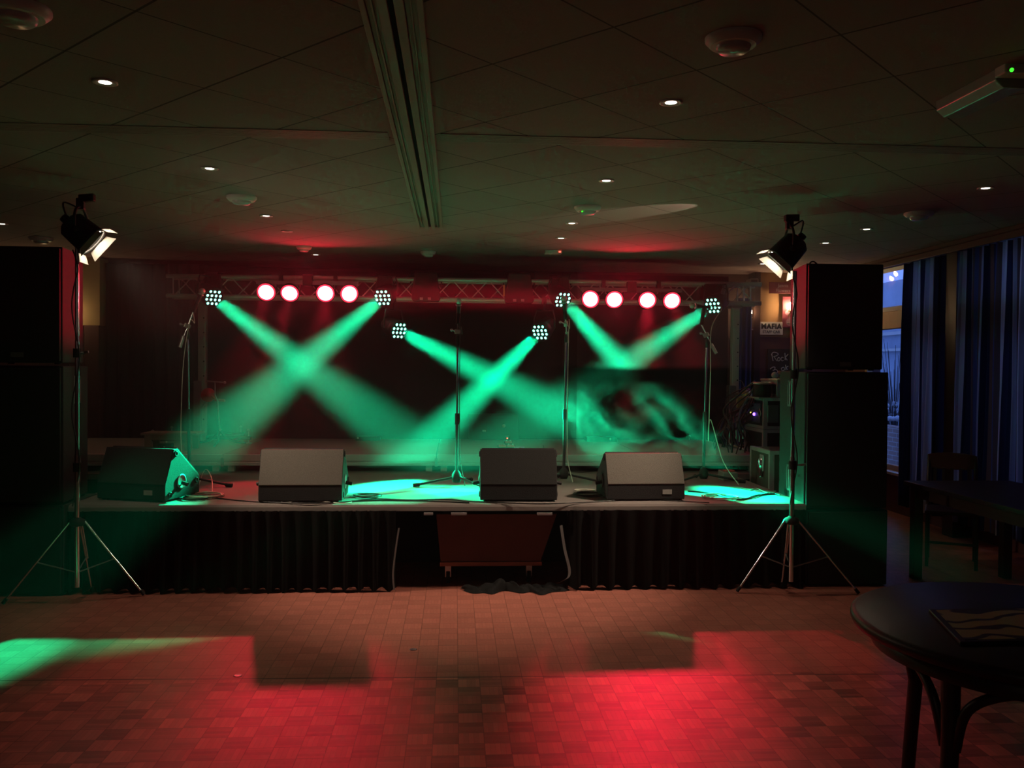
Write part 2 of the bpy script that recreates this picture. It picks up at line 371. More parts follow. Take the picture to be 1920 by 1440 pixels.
# ochre return wall left of the stage, its brown panelling, and the orange wall right of the stage
LY = 10.45
p0, p1 = at(128, 484, LY), at(187, 610, LY)
struct(MB().box(XL, p1.x, LY, LY + .25, p1.z, CEIL).build('wall_left_return', beige))
t = MB(); xx = XL
while xx < p1.x - .05:
    t.box(xx + .006, min(xx + .17, p1.x), LY - .02, LY + .25, 0, p1.z - .004); xx += .17
t.box(XL, p1.x, LY, LY + .24, 0, p1.z - .01)
struct(t.build('trim_left_panelling', brown, bevel=.004))
RY = 10.95
a0 = at(1423, 632, RY)
struct(MB().box(a0.x, XR, RY, RY + .2, a0.z, CEIL).build('wall_right_return', beigeR))
struct(MB().box(a0.x, XR, RY - .015, RY + .2, 0, a0.z).build('trim_right_panelling', brown))
struct(MB().box(at(1412, 632, RY).x, a0.x, RY - .04, RY + .2, 0, CEIL).build('trim_door_post', darkwood))
# folding wall tracks in the ceiling
b = MB(); cx = -.226
for x0, x1, dz in ((-.11, -.088, .022), (-.088, -.045, .01), (-.045, -.011, .03), (.011, .045, .03), (.045, .088, .01), (.088, .11, .022)):
    b.box(cx + x0, cx + x1, YF, 7.77, CEIL - dz, CEIL + .01)
for x0 in (-.07, .062): b.box(cx + x0, cx + x0 + .008, YF, 7.77, CEIL - .02, CEIL)
struct(b.build('trim_ceiling_track', mat('track_metal', (.27, .21, .18), .6, 0, .15, 4), bevel=.002))
struct(MB().box(cx - .011, cx + .011, YF, 7.77, CEIL - .006, CEIL + .005).build('trim_track_slot', blockb))
b = MB()
for x0, x1 in ((XL, cx - .14), (cx + .14, XR - .3)):
    for k, dz in enumerate((.012, .004, .016, .004, .012, .004, .012)):
        y = 4.70 + k * .024; b.box(x0, x1, y, y + .019, CEIL - .004, CEIL + .01)
struct(b.build('trim_cross_track', mat('cross_track', (.27, .20, .19), .6, 0, .1, 4)))
# dark pelmet and curtain rail over the windows, dark column between the curtains
struct(MB().box(4.72, 4.98, 3.0, YB, 2.76, CEIL).box(4.70, 4.73, 3.0, YB, 2.74, 2.80).build('trim_pelmet', mat('pelmet_wood', (.10, .035, .03), .5), bevel=.004))
struct(MB().box(4.80, 5.0, 8.12, 8.30, 0, 2.76).build('trim_window_post', darkwood))

# windows
def window(n, y0, y1, tilt):
    fr = MB(); X0, X1 = 5.0, 5.07
    fr.box(X0, X1, y0, y0 + .06, .46, 2.8).box(X0, X1, y1 - .06, y1, .46, 2.8).box(X0, X1, y0, y1, .46, .53).box(X0, X1, y0, y1, 2.76, 2.8)
    f = struct(fr.build('window_%d' % n, pine, bevel=.004))
    MB().box(4.97, 5.08, y0, y1, 2.09, 2.29).build('transom', pine, f, .006)
    MB().box(4.90, 5.06, y0, y1, .44, .47).build('window_sill', whitep, f, .004)
    MB().box(5.03, 5.036, y0 + .06, y1 - .06, .53, 2.09).build('pane', glass, f)
    ym = (y0 + y1) / 2 - .2
    MB().box(5.01, 5.06, ym - .03, ym + .03, .53, 2.09).build('mullion', pine, f)
    # top sash hinged at the bottom, its head leaning into the room
    s = MB(); t = tilt; z0, z1 = 2.30, 2.755
    def q(y, z): return 5.03 - t * (z - z0) / (z1 - z0), y, z
    def bar(pa, pb, wd):
        a, b = Vector(q(*pa)), Vector(q(*pb)); d = (b - a).normalized(); nx = Vector((1, 0, t / (z1 - z0))).normalized(); sd = d.cross(nx)
        s.obox((a + b) / 2, (b - a).length + wd, wd, .05, (d, sd, nx))
    for (a, b) in (((y0 + .09, z0), (y0 + .09, z1)), ((y1 - .09, z0), (y1 - .09, z1)), ((y0 + .09, z0 + .02), (y1 - .09, z0 + .02)), ((y0 + .09, z1), (y1 - .09, z1))): bar(a, b, .06)
    so = s.build('sash', mat('white_paint', (.68, .68, .68), .5), f)
    MB().add([q(y0 + .1, z0), q(y1 - .1, z0), q(y1 - .1, z1), q(y0 + .1, z1)], [(0, 1, 2, 3)]).build('sash_pane', glass, so, world=True)
window(1, 8.42, 10.4, .14); window(2, 5.4, 8.14, .0)

# outside the windows: low brick wall, rendered wall with battens, a bare shrub
struct(MB().box(5.85, 6.05, 8.0, 13.5, -.1, .86).build('garden_wall', brick))
ow = MB().box(8.2, 8.4, 2, 22, -.1, 3.3)
struct(ow.build('outside_wall', mat('blue_grey_render', (.42, .47, .55), .9, 0, .25, 2.2, .1)))
struct(MB().box(8.1, 8.2, 2, 22, 1.98, 2.03).box(8.1, 8.2, 2, 22, 2.28, 2.34).build('outside_wall_batten', whitep))
struct(MB().box(5.2, 8.2, 2, 22, -.2, -.1).build('ground_outside', mat('wet_paving', (.1, .1, .1), .8)))
sh = thing('shrub', 'bare twiggy shrub with pale tips behind the low brick wall outside', 'shrub', (6.5, 12.55, -.1))
tw = MB()
for k in range(46):
    a = random.uniform(0, 6.28); r = random.uniform(.1, .55); h = random.uniform(1.0, 2.1)
    tw.tube(bez([(6.5, 12.55, -.1), (6.5 + r * .3 * math.cos(a), 12.55 + r * .3 * math.sin(a), h * .5), (6.5 + r * math.cos(a), 12.55 + r * math.sin(a), h)], 4), .008, 5, .003)
tw.build('twigs', mat('bark', (.08, .07, .07), .9), sh)
bl = MB()
for k in range(60): bl.sphere((6.5 + random.gauss(0, .2), 12.55 + random.gauss(0, .25), random.uniform(.9, 1.15)), random.uniform(.02, .045), 6)
bl.build('blossoms', mat('pale_blossom', (.75, .75, .8), .8), sh)

# curtains
def curtain(label, y0, y1, x, z0, z1, waves, amp, ph, lean=0., grp='striped curtains along the window wall'):
    nu, nv = waves * 14, 10; vs = []; fs = []; uv = []
    L_ = (y1 - y0) * 1.7
    for j in range(nv + 1):
        tt = j / nv
        for i in range(nu + 1):
            s_ = i / nu; a = amp * (.55 + .6 * tt) * (1 + .35 * math.sin(3.1 * s_ * waves + ph))
            y = y0 + (y1 - y0) * s_ + lean * tt * (1 - s_) + .018 * math.sin(5 * s_ * waves + ph * 2) * tt
            vs.append((x + a * math.sin(2 * PI * waves * s_ + ph) + .012 * math.sin(23 * s_ + 4 * tt), y, z1 + (z0 - z1) * tt))
            uv.append((s_ * L_, tt))
    for j in range(nv):
        for i in range(nu): k = j * (nu + 1) + i; fs.append((k, k + 1, k + nu + 2, k + nu + 1))
    m = MB().add(vs, fs, True); o = m.build('curtain', curt, None, fix=False)
    ul = o.data.uv_layers.new(name='UVMap')
    for lp in o.data.loops: ul.data[lp.index].uv = uv[lp.vertex_index]
    return tag(o, label, 'curtain', grp)
curtain('striped blue and brown curtain beside the black speaker stack, window showing at its edge', 8.33, 9.08, 4.80, .17, 2.75, 9, .045, .4, lean=.0)
curtain('striped blue and grey curtain nearer the camera, behind the chair back and long table', 6.95, 8.10, 4.80, .17, 2.75, 10, .045, 2.1)
curtain('striped curtain at the frame edge behind the long dark table', 5.5, 6.93, 4.80, .17, 2.75, 10, .045, 1.1)

# ------------------------------------------------------------------ ceiling fittings
DL = [((197, 153), 'white recessed downlight alone left of the ceiling track, nearest on that side'), ((393, 315), 'white recessed downlight above and left of the pale ceiling disc'),
      ((499, 404), 'recessed downlight with a red-lit rim, nearer of the red pair on the ceiling'), ((538, 433), 'unlit recessed downlight with a red rim, farther of the red pair'),
      ((592, 477), 'tiny downlight farthest back on the left, above the red lamps'), ((1258, 191), 'brightest recessed downlight on the right, behind the large ceiling disc'),
      ((1137, 338), 'recessed downlight in front of the detector with the red lit rim'), ((1072, 418), 'small downlight just behind the red rimmed detector'),
      ((1052, 446), 'small downlight farthest back near the middle of the ceiling'), ((1848, 352), 'recessed downlight nearest the striped curtains'),
      ((1625, 429), 'recessed downlight above the end of the curtain rail'), ((1548, 455), 'recessed downlight just right of the halogen lamp'),
      ((1430, 494), 'recessed downlight just left of the halogen lamp over the ochre wall'), ((3, 419), 'recessed downlight at the very left edge of the frame')]
dl0 = None
for i, ((x, y), lb) in enumerate(DL):
    p = onz(x, y, CEIL)
    if dl0 is None:
        dl0 = thing('downlight', lb, 'ceiling light', p, 'recessed downlights')
        MB().lathe(p, (0, 0, -1), [(-.002, .052), (.006, .054), (.008, .044), (.003, .028)], 24).build('trim_ring', whitep, dl0)
        MB().disc(p - Vector((0, 0, .004)), (0, 0, -1), .027, 20).build('bulb', downl, dl0)
    else:
        c = dup(dl0, p, label=lb)
        if (x, y) == (538, 433):
            for k in bpy.data.objects:
                if k.parent == c and k.name.startswith('bulb'): bpy.data.objects.remove(k); break
def detector(x, y, lb, r=.11, name='smoke_detector', cat='smoke detector'):
    p = onz(x, y, CEIL); t = thing(name, lb, cat, p, 'round white ceiling discs')
    MB().lathe(p, (0, 0, -1), [(0, r), (.012, r), (.028, r * .86), (.034, r * .8)], 28).disc(p - Vector((0, 0, .034)), (0, 0, -1), r * .8).build('base', whitep, t)
    MB().lathe(p, (0, 0, -1), [(.034, r * .62), (.048, r * .58), (.058, r * .46), (.06, .001)], 28).build('dome', mat('frosted_cover', (.5, .5, .47), .25), t)
    return p, t
detector(1375, 70, 'large round white ceiling disc, nearest on the right', .105)
detector(30, 14, 'large round white ceiling disc in the top left corner', .115)
detector(453, 369, 'round white ceiling disc left of the track, before the red-lit downlights', .11)
p, t = detector(1102, 388, 'round white detector with red and green glints beside the warm light patch', .105)
MB().sphere(p + Vector((-.05, -.05, -.045)), .006).build('indicator', ledgr, t)
detector(1723, 399, 'round white ceiling disc near the curtain rail', .11)
detector(77, 446, 'round white ceiling disc beside the left halogen lamp', .11)
detector(570, 462, 'small round ceiling disc lit red above the left red lamps', .08)
detector(803, 472, 'small round ceiling disc behind the end of the ceiling track', .085)
p = onz(1037, 470, CEIL); t = thing('ceiling_box', 'small flat rectangular box on the ceiling over the stage', 'sensor box', p)
MB().box(p.x - .09, p.x + .09, p.y - .06, p.y + .06, CEIL - .035, CEIL).build('housing', whitep, t, .006)
MB().box(p.x + .055, p.x + .075, p.y - .066, p.y - .058, CEIL - .024, CEIL - .012).build('indicator', ledred, t)
# emergency light
p = onz(1838, 165, CEIL); pa, pb = onz(1793, 188, CEIL), onz(1895, 135, CEIL)
em = thing('emergency_light', 'long white plastic emergency light with a green indicator on the ceiling', 'emergency light', (pa + pb) / 2)
d = (pb - pa).normalized(); sd = Vector((-d.y, d.x, 0)); L_ = (pb - pa).length + .05
prof = [(-.085, 0), (-.08, -.045), (-.045, -.075), (.045, -.075), (.08, -.045), (.085, 0)]
m = MB(); n = len(prof); c = (pa + pb) / 2
vs = [c + d * (s * L_ / 2) + sd * u_ + Vector((0, 0, v_)) for s in (-1, 1) for u_, v_ in prof]
m.add(vs, [tuple(range(n)), tuple(reversed(range(n, 2 * n)))] + [(i, (i + 1) % n, n + (i + 1) % n, n + i) for i in range(n)])
m.build('diffuser', mat('clear_cover', (.34, .36, .33), .2), em, .004)
MB().obox(c + d * (L_ / 2 + .035), .07, .175, .075, (d, sd, Vector((0, 0, 1)))).build('end_cap', whitep, em, .006)
MB().sphere(onz(1897, 131, CEIL - .078), .008).build('indicator', ledgr, em)

# ------------------------------------------------------------------ stage
SX0, SX1, SF = -2.74, 2.60, 6.3
stg = thing('stage', 'low stage with grey carpet top and black fabric skirt across the front', 'stage', (0, SF, 0))
# carpet top with a rolled front edge; the rear half is wider than the front
MB().prism([(SF, ST - .05), (SF, ST - .045), (SF + .004, ST - .02), (SF + .016, ST - .006), (SF + .04, ST), (8.1, ST), (8.1, ST - .05)], SX0, SX1).box(-4.3, 2.97, 8.1, 10.9, ST - .05, ST).build('carpet_top', carpet, stg)
MB().box(SX0, SX1, SF + .9, SF + .94, 0, ST - .06).box(SX0, SX0 + .04, SF + .08, 8.1, 0, ST - .05).box(SX1 - .04, SX1, SF + .08, 8.1, 0, ST - .05).box(-4.3, 2.97, 8.1, 8.14, 0, ST - .05).box(2.93, 2.97, 8.1, 10.9, 0, ST - .05).build('frame', blockb, stg)
def skirt(x0, x1, waves, ph, part, z0=.02, flare=0.):
    nu, nv = int(waves * 12), 8; vs = []; fs = []
    for j in range(nv + 1):
        tt = j / nv
        for i in range(nu + 1):
            s_ = i / nu; a = .012 + .022 * tt
            zz = z0 + .012 * math.sin(2 * PI * waves * s_ + ph + 1) + .008 * math.sin(17 * s_)
            vs.append((x0 + (x1 - x0) * s_ + flare * tt * s_ ** 6, SF - .012 - .02 * tt + a * (math.sin(2 * PI * waves * s_ + ph) + .4 * math.sin(7.3 * s_ * waves)), (ST - .045) + (zz - ST + .045) * tt))
    for j in range(nv):
        for i in range(nu): k = j * (nu + 1) + i; fs.append((k, k + 1, k + nu + 2, k + nu + 1))
    o = MB().add(vs, fs, True).build(part, cloth, stg, fix=False); return o
gx0, gx1 = at(742, 1050, SF).x, at(1062, 1050, SF).x
skirt(SX0, gx0, 22, .3, 'skirt'); skirt(gx1, SX1, 14, 1.2, 'skirt')
# loose grey hem at both sides of the opening
def ribbon(pts, wv, name, m, parent):
    mb = MB(); P = bez(pts, 6); vs = []
    for p in P: vs += [p - Vector(wv) / 2, p + Vector(wv) / 2]
    mb.add(vs, [(2 * i, 2 * i + 1, 2 * i + 3, 2 * i + 2) for i in range(len(P) - 1)], True); return mb.build(name, m, parent)
hem = mat('grey_webbing', (.13, .12, .12), .8)
ribbon([at(748, 990, SF - .05), at(742, 1030, SF - .06), at(737, 1075, SF - .06), at(739, 1106, SF - .05)], (.012, .006, 0), 'hem_tape', hem, stg)
ribbon([at(1052, 985, SF - .05), at(1059, 1030, SF - .06), at(1068, 1072, SF - .07), at(1058, 1088, SF - .09), at(1022, 1100, SF - .1)], (.02, .006, .004), 'hem_tape', hem, stg)
for x0, x1 in ((846, 875), (1007, 1035), (795, 812)):
    a, b_ = at(x0, 961, SF - .01), at(x1, 965, SF - .01)
    MB().box(a.x, b_.x, SF - .035, SF - .01, b_.z, a.z).build('velcro_strip', mat('grey_velcro', (.30, .26, .27), .8), stg)
# red-brown boarded box on a castor under the stage opening
a, b_ = at(818, 962, SF + .18), at(1042, 1055, SF + .18)
bx = thing('wooden_box', 'red-brown board box on castors half hidden under the stage opening', 'box', ((a.x + b_.x) / 2, SF + .4, b_.z))
MB().prism([(a.x, a.z), (b_.x, a.z), (b_.x - .12, b_.z + .02), (a.x + .035, b_.z + .02)], SF + .13, SF + .16, 'xz').build('front_panel', board, bx, .003)
MB().box(a.x + .03, b_.x - .11, SF + .12, SF + .17, b_.z - .008, b_.z + .02).build('bottom_edge', mat('raw_edge', (.28, .11, .08), .7), bx)
MB().box(a.x + .05, b_.x - .14, SF + .17, SF + .8, b_.z, a.z - .03).build('carcass', board, bx)
for xx in (a.x + .09, b_.x - .2):
    MB().lathe((xx - .014, SF + .2, .05), (1, 0, 0), [(0, .001), (0, .048), (.028, .048), (.028, .001)]).build('wheel', rubber, bx)
    MB().box(xx - .022, xx + .022, SF + .18, SF + .22, .05, b_.z - .006).build('castor_fork', steel, bx)
# black void behind the opening and crumpled cloth on the floor
cc = MB(); nx, ny = 90, 14; vs = []; fs = []
ca, cb = at(868, 1105, SF).x, at(1062, 1100, SF).x
for j in range(ny + 1):
    for i in range(nx + 1):
        s_, t_ = i / nx, j / ny
        rid = abs(math.sin(8 * s_ + 2.3 * t_ + 1.1 * math.sin(5 * s_))) ** 1.5 * .05 + abs(math.sin(19 * s_ - 4 * t_)) * .025 + .012 * math.sin(47 * s_ + 9 * t_)
        h = max(.003, rid * math.sin(PI * min(1, t_ * 1.15)) ** .8 * math.sin(PI * s_) ** .4 + .004)
        y = SF - .03 - (.10 + .05 * math.sin(9 * s_ + .6) + .035 * math.sin(27 * s_)) * (1 - t_) * math.sin(PI * s_) ** .5 + .12 * t_
        vs.append((ca + (cb - ca) * s_ + .015 * math.sin(9 * t_ + 14 * s_), y, h))
for j in range(ny):
    for i in range(nx): k = j * (nx + 1) + i; fs.append((k, k + 1, k + nx + 2, k + nx + 1))
tag(cc.add(vs, fs, True).build('crumpled_cloth', mat('crumpled_grey_black', (.006, .0055, .006), .8, spec=.2)), 'crumpled black cloth lying on the floor before the stage opening', 'cloth')

# riser decks
RF, RB = 8.27, 10.12
def riser(x0, x1, lb, deep=RB):
    t = thing('stage_riser', lb, 'stage riser', ((x0 + x1) / 2, RF, ST), 'low riser decks at the back of the stage')
    MB().box(x0 + .004, x1 - .004, RF + .03, deep, RZ - .018, RZ).build('deck_board', deckm, t)
    f = MB()
    for z0, z1, o in ((RZ - .062, RZ + .001, 0), (RZ - .074, RZ - .062, .012), (RZ - .088, RZ - .074, .002), (RZ - .104, RZ - .088, 0), (RZ - .098, RZ - .092, .0)):
        f.box(x0 + .004, x1 - .004, RF + o, RF + .03, z0, z1)
    f.box(x0 + .004, x0 + .034, RF + .03, deep, RZ - .1, RZ - .02).box(x1 - .034, x1 - .004, RF + .03, deep, RZ - .1, RZ - .02)
    f.build('aluminium_frame', alu, t, .002)
    for xx in (x0 + .07, x1 - .07):
        for yy in (RF + .06, deep - .08):
            l = MB().box(xx - .03, xx + .03, yy - .03, yy + .03, ST, RZ - .1).build('leg', mat('leg_foot', (.5, .48, .42), .6), t)
    MB().box(x1 - .014, x1 + .012, RF - .012, RF + .02, RZ - .11, RZ - .03).build('coupling', steel, t)
riser(-4.10, -2.15, 'low riser deck at the far left under the winch tower'); riser(-2.15, -.17, 'low riser deck behind the first free-standing monitor')
riser(-.17, 1.81, 'low riser deck in the middle behind the centre microphone stands'); riser(1.81, 2.95, 'low riser deck at the right near the flight cases')

# drapes behind the stage
def drape_(lb, x0, x1, y, z0, z1, waves, amp, m, sag=0.):
    nu = int(waves * 10); vs = []; fs = []; nv = 6
    for j in range(nv + 1):
        for i in range(nu + 1):
            s_ = i / nu; vs.append((x0 + (x1 - x0) * s_, y + amp * math.sin(2 * PI * waves * s_) + amp * .5 * math.sin(5.1 * waves * s_ + j * .2), z1 + (z0 - z1) * j / nv))
    for j in range(nv):
        for i in range(nu): k = j * (nu + 1) + i; fs.append((k, k + 1, k + nu + 2, k + nu + 1))
    return tag(MB().add(vs, fs, True).build('stage_drape', m, fix=False), lb, 'drape', 'dark drapes behind the stage')
DY = 10.35
drape_('smooth black backdrop across the left and centre of the stage', at(388, 600, DY).x, at(992, 600, DY).x, DY, ST + .01, 2.72, 5, .012, drape)
drape_('black backdrop behind the right side of the stage', at(990, 600, DY).x, at(1363, 600, DY).x, DY - .05, ST + .01, 2.72, 4, .012, drape)
drape_('dark pleated drape left of the winch tower', at(187, 600, 10.6).x, at(392, 600, 10.6).x, 10.6, .01, 2.8, 9, .03, mat('charcoal_drape', (.022, .018, .017), .95))
a, b_ = at(1380, 590, 10.7), at(1407, 800, 10.7)
tag(drape_('narrow blue curtain behind the right winch tower', a.x, b_.x, 10.7, .003, 2.5, 3, .02, bluec), 'narrow blue curtain behind the right winch tower', 'curtain')

# ------------------------------------------------------------------ loudspeaker stacks
def cab(lb, xl, xr, y0, dep, z0, z1, taper, badge=None, handles=0, side=1, name='speaker_cabinet', grp='black speaker cabinets of the two stacks'):
    t = thing(name, lb, 'speaker', ((xl + xr) / 2, y0, z0), grp)
    poly = [(xl, y0 + .02), (xr, y0 + .02), (xr - taper, y0 + dep), (xl + taper, y0 + dep)]
    body = MB().prism(poly, z0 + .008, z1, 'xy').build('cabinet', blackw, t, .008)
    MB().box(xl + .012, xr - .012, y0, y0 + .022, z0 + .02, z1 - .012).build('front_grille', grille, t, .006)
    for sx in (xl + .06, xr - .06):
        for sy in (y0 + .08, y0 + dep - .08): MB().lathe((sx, sy, z0), (0, 0, 1), [(0, .001), (0, .02), (.01, .022), (.01, .001)], 10).build('rubber_foot', rubber, t)
    if badge:
        bx_, bz = badge; MB().box(bx_ - .042, bx_ + .042, y0 - .004, y0 + .001, bz - .017, bz + .017).build('badge', mat('grey_badge', (.16, .15, .15), .4, .4, .5, 130), t)
    for k in range(handles):
        hz = z1 - .17 if k == 0 else z0 + .2; xs = xl if side > 0 else xr; s_ = -1 if side > 0 else 1
        xo = taper * (.30 / dep) * (1 if side > 0 else -1)
        h = MB()
        for (ya, yb_, za, zb) in ((-.06, -.045, -.1, .1), (.045, .06, -.1, .1), (-.06, .06, -.1, -.085), (-.06, .06, .085, .1)):
            h.box(xs + xo - .003, xs + xo + s_ * .006, y0 + .30 + ya, y0 + .30 + yb_, hz + za, hz + zb)
        ho = h.build('handle', steel, t)
        MB().box(xs + xo - .002 * s_, xs + xo + s_ * .002, y0 + .255, y0 + .345, hz - .085, hz + .085).build('recess', blockb, ho)
        MB().tube([(xs + xo + s_ * .008, y0 + .30, hz - .085), (xs + xo + s_ * .008, y0 + .30, hz + .085)], .008, 8).build('grip_bar', steel, ho)
    return t
RYF = 6.30
q0, q1 = at(1513, 957, RYF), at(1666, 957, RYF); m0, m1 = at(1512, 697, RYF), at(1669, 697, RYF); t0, t1 = at(1513, 493, RYF), at(1660, 493, RYF)
zs = q0.z; zm = m0.z; zt = t0.z
cab('black bass cabinet on the floor, bottom of the right stack', q0.x, q1.x, RYF - .01, .6, 0, zs, .0)
cab('tall black cabinet with side handles, middle of the right stack', m0.x, m1.x, RYF, .55, zs + .004, zm, .01, None, 2, 1)
tb = cab('black top cabinet lit red on its side, topmost of the right stack', t0.x + .004, t1.x, RYF, .5, zm + .012, zt, .07, (at(1585, 683, RYF).x, at(1585, 683, RYF).z))
MB().tube(bez([(t0.x + .12, RYF + .25, zt), (t0.x + .13, RYF + .25, zt + .035), (t0.x + .16, RYF + .25, zt + .04), (t0.x + .2, RYF + .25, zt + .003)]), .006, 6).build('rigging_loop', rubber, tb)
LYF = 6.22
q0 = at(118, 948, LYF); m0 = at(116, 686, LYF); t0 = at(115, 462, LYF)
cab('black bass cabinet on the floor, bottom of the left stack', q0.x - .64, q0.x, LYF - .01, .6, 0, q0.z, .0)
cab('tall black cabinet with side handles, middle of the left stack', m0.x - .64, m0.x, LYF, .55, q0.z + .004, m0.z, .05, None, 2, -1)
cab('black top cabinet lit red on its side, topmost of the left stack', t0.x - .60, t0.x, LYF, .5, m0.z + .012, t0.z, .06, (at(32, 665, LYF).x, at(32, 665, LYF).z))

# ------------------------------------------------------------------ stage monitors (wedges)
def wedge(lb, p, wd, rot, m_face, badge=False, hgt=.375, dep=.43, conn='r'):
    t = thing('floor_monitor', lb, 'floor monitor', (0, 0, 0), 'wedge monitors along the stage front')
    h = hgt; prof = [(0, .012), (0, .125), (.105, h), (.15, h), (dep, .15), (dep, .012)]
    MB().prism(prof, -wd / 2, wd / 2).build('cabinet', blackw, t, .006)
    e = .004                                            # rear carpet face
    MB().prism([(-e, .130), (.0, .124), (.105, h - .002), (.101, h + .002)], -wd / 2 + .004, wd / 2 - .004).build('rear_face', m_face, t)
    MB().prism([(.155, h), (dep, .156), (dep + .008, .162), (.163, h + .006)], -wd / 2 + .012, wd / 2 - .012).build('front_grille', grille, t)
    for s_ in (-1, 1):
        c = Vector((s_ * (wd / 2 + .001), .20, .13))
        MB().lathe(c, (s_, 0, 0), [(0, .055), (.004, .055), (.004, .045), (-.01 * 0 + .001, .04), (.001, .001)], 20).build('connector_plate', steel if s_ > 0 else mat('plate_black', (.03, .03, .03), .4), t)
        MB().tube([c + Vector((s_ * .004, 0, -.01)), c + Vector((s_ * .05, .0, -.02))], .014, 10).build('plug', black, t)
        for cy, cz in ((.06, .05), (.13, h - .035), (dep - .045, .12)):
            MB().lathe((s_ * (wd / 2), cy, cz), (s_, 0, 0), [(0, .022), (.006, .022), (.008, .012), (.003, .01), (.003, .001)], 14).build('corner_boss', rubber, t)
    for sx in (-wd / 2 + .05, wd / 2 - .05):
        for sy in (.04, dep - .05): MB().box(sx - .02, sx + .02, sy - .02, sy + .02, 0, .014).build('foot', rubber, t)
    if badge: MB().box(wd / 2 - .17, wd / 2 - .10, -.004, .001, .05, .085).build('badge', mat('pale_badge', (.42, .40, .38), .5), t)
    t.location = p; t.rotation_euler = (0, 0, rot); return t
G = lambda x, y: onz(x, y, ST)
wedge('dark floor monitor turned towards the centre, beside the left tripod stand', Vector((-2.33, 6.46, ST)), .56, math.radians(-17), darkg, True)
a, b_ = G(484, 943), G(641, 943); wedge('floor monitor with pale grey speckled rear face, left of the bright green floor patch', Vector(((a.x + b_.x) / 2, 6.375, ST)), b_.x - a.x, math.radians(1), greyg)
a, b_ = G(900, 940), G(1044, 940); wedge('black floor monitor in the middle between two microphone stands', Vector(((a.x + b_.x) / 2, 6.40, ST)), b_.x - a.x, math.radians(-1), mat('charcoal_carpet', (.014, .0135, .013), .9, 0, .3, 260, .5))
a, b_ = G(1139, 940), G(1279, 936); wedge('lower grey floor monitor with a small pale badge, right of the third microphone stand', Vector(((a.x + b_.x) / 2, 6.43, ST)), b_.x - a.x, math.radians(2), greyg, True, .345)

# ------------------------------------------------------------------ microphone stands
def micstand(lb, base, Y, ptop, piv, cw, mic, legs, boom_dy=0., micdir=None, sleeve=True, pale=True):
    b0 = onz(base[0], base[1], ST); Y = b0.y
    t = thing('microphone_stand', lb, 'microphone stand', b0, 'microphone stands along the stage')
    pt = at(*ptop, Y); pv = at(*piv, Y); c_ = at(*cw, Y - boom_dy * .4); mc = at(*mic, Y + boom_dy)
    hub = b0 + Vector((0, 0, .075))
    hb = MB().lathe(b0 + Vector((0, 0, .035)), (0, 0, 1), [(0, .016), (.0, .03), (.03, .042), (.07, .036), (.1, .017)], 16); hb.build('hub', rubber, t)
    for an in legs:
        d = Vector((math.cos(an), math.sin(an), 0)); e = b0 + d * .34 + Vector((0, 0, .016))
        l = MB().tube([hub + d * .025, e], .010, 8).build('leg', black, t)
        MB().tube([e - d * .035 + Vector((0, 0, .003)), e + d * .02], .016, 8).build('rubber_foot', rubber, l)
    mid = b0 + (pt - b0) * .48
    MB().tube([b0 + Vector((0, 0, .1)), mid], .0125, 12).build('lower_tube', black, t)
    MB().tube([mid - Vector((0, 0, .04)), mid + Vector((0, 0, .05))], .018, 12).build('height_clutch', rubber, t)
    MB().tube([mid, pt], .0085, 12).build('upper_tube', chrome, t)
    bo = (mc - pv).normalized()
    MB().lathe(pt - Vector((0, 0, .01)), (0, 0, 1), [(0, .008), (0, .014), (.05, .014), (.07, .010)], 12).build('swivel', black, t)
    MB().obox(pv, .03, .05, .035, basis(bo)).build('boom_clamp', mat('clamp_metal', (.45, .43, .4), .35, .8), t, .004)
    MB().tube([pv, pv + Vector((-.045, -.01, .012))], .006, 8).sphere(pv + Vector((-.05, -.012, .013)), .012, 8).build('wing_knob', steel, t)
    MB().tube([c_, mc - bo * .17], .0065, 10).build('boom', chrome if pale else black, t)
    MB().tube([c_ - (pv - c_).normalized() * .01, c_ + (pv - c_).normalized() * .085], .014, 12).build('counterweight', mat('clamp_metal', (.45, .43, .4), .35, .8) if pale else rubber, t)
    md = Vector(micdir).normalized() if micdir else bo
    hd = mc; tail = hd - md * .17
    m = thing('microphone', 'handheld microphone clipped on ' + lb.replace('black ', 'the ', 1), 'microphone', tail, 'vocal microphones')
    MB().tube([tail, hd - md * .03], .011, 12, .018).build('body', black, m)
    MB().sphere(hd, .026, 14).build('mesh_head', mat('mic_mesh', (.55, .52, .47), .45, .8, .4, 500, .6), m)
    MB().tube([hd - md * .036, hd - md * .026], .024, 14).build('collar', steel, m)
    MB().tube([mc - bo * .19, tail + md * .06], .017, 10).build('microphone_clip', rubber, t)
    # cable winding down the stand
    pts = [tail - md * .02, tail - md * .05 + Vector((.03, -.02, -.06)), pv + Vector((.025, -.015, .03)), pt + Vector((.018, -.014, -.15)), mid + Vector((.02, -.012, .12)), mid + Vector((.022, -.01, -.2)), b0 + Vector((.03, -.02, .2)), b0 + Vector((.07, -.06, .012))]
    return t, b0, tail, md, pv, pt, mid, pts
PIh = PI / 2
t, b0, tail, md, pv, pt, mid, pts = micstand('black boom stand leaning left beside the green-lit monitor', (355, 912), 7.26, (352, 633), (351, 611), (338, 649), (379, 546), (-.15, -2.1, 1.9), .06)
tag(MB().tube(bez(pts[:3] + [pt + Vector((-.03, -.01, -.2)), mid + Vector((-.06, 0, -.05)), mid + Vector((-.05, -.02, -.35)), b0 + Vector((-.06, -.03, .15)), b0 + Vector((.05, -.35, .012))], 10), .0035, 6).build('microphone_cable', cablew), 'thin pale cable dropping from the leftmost microphone', 'cable')
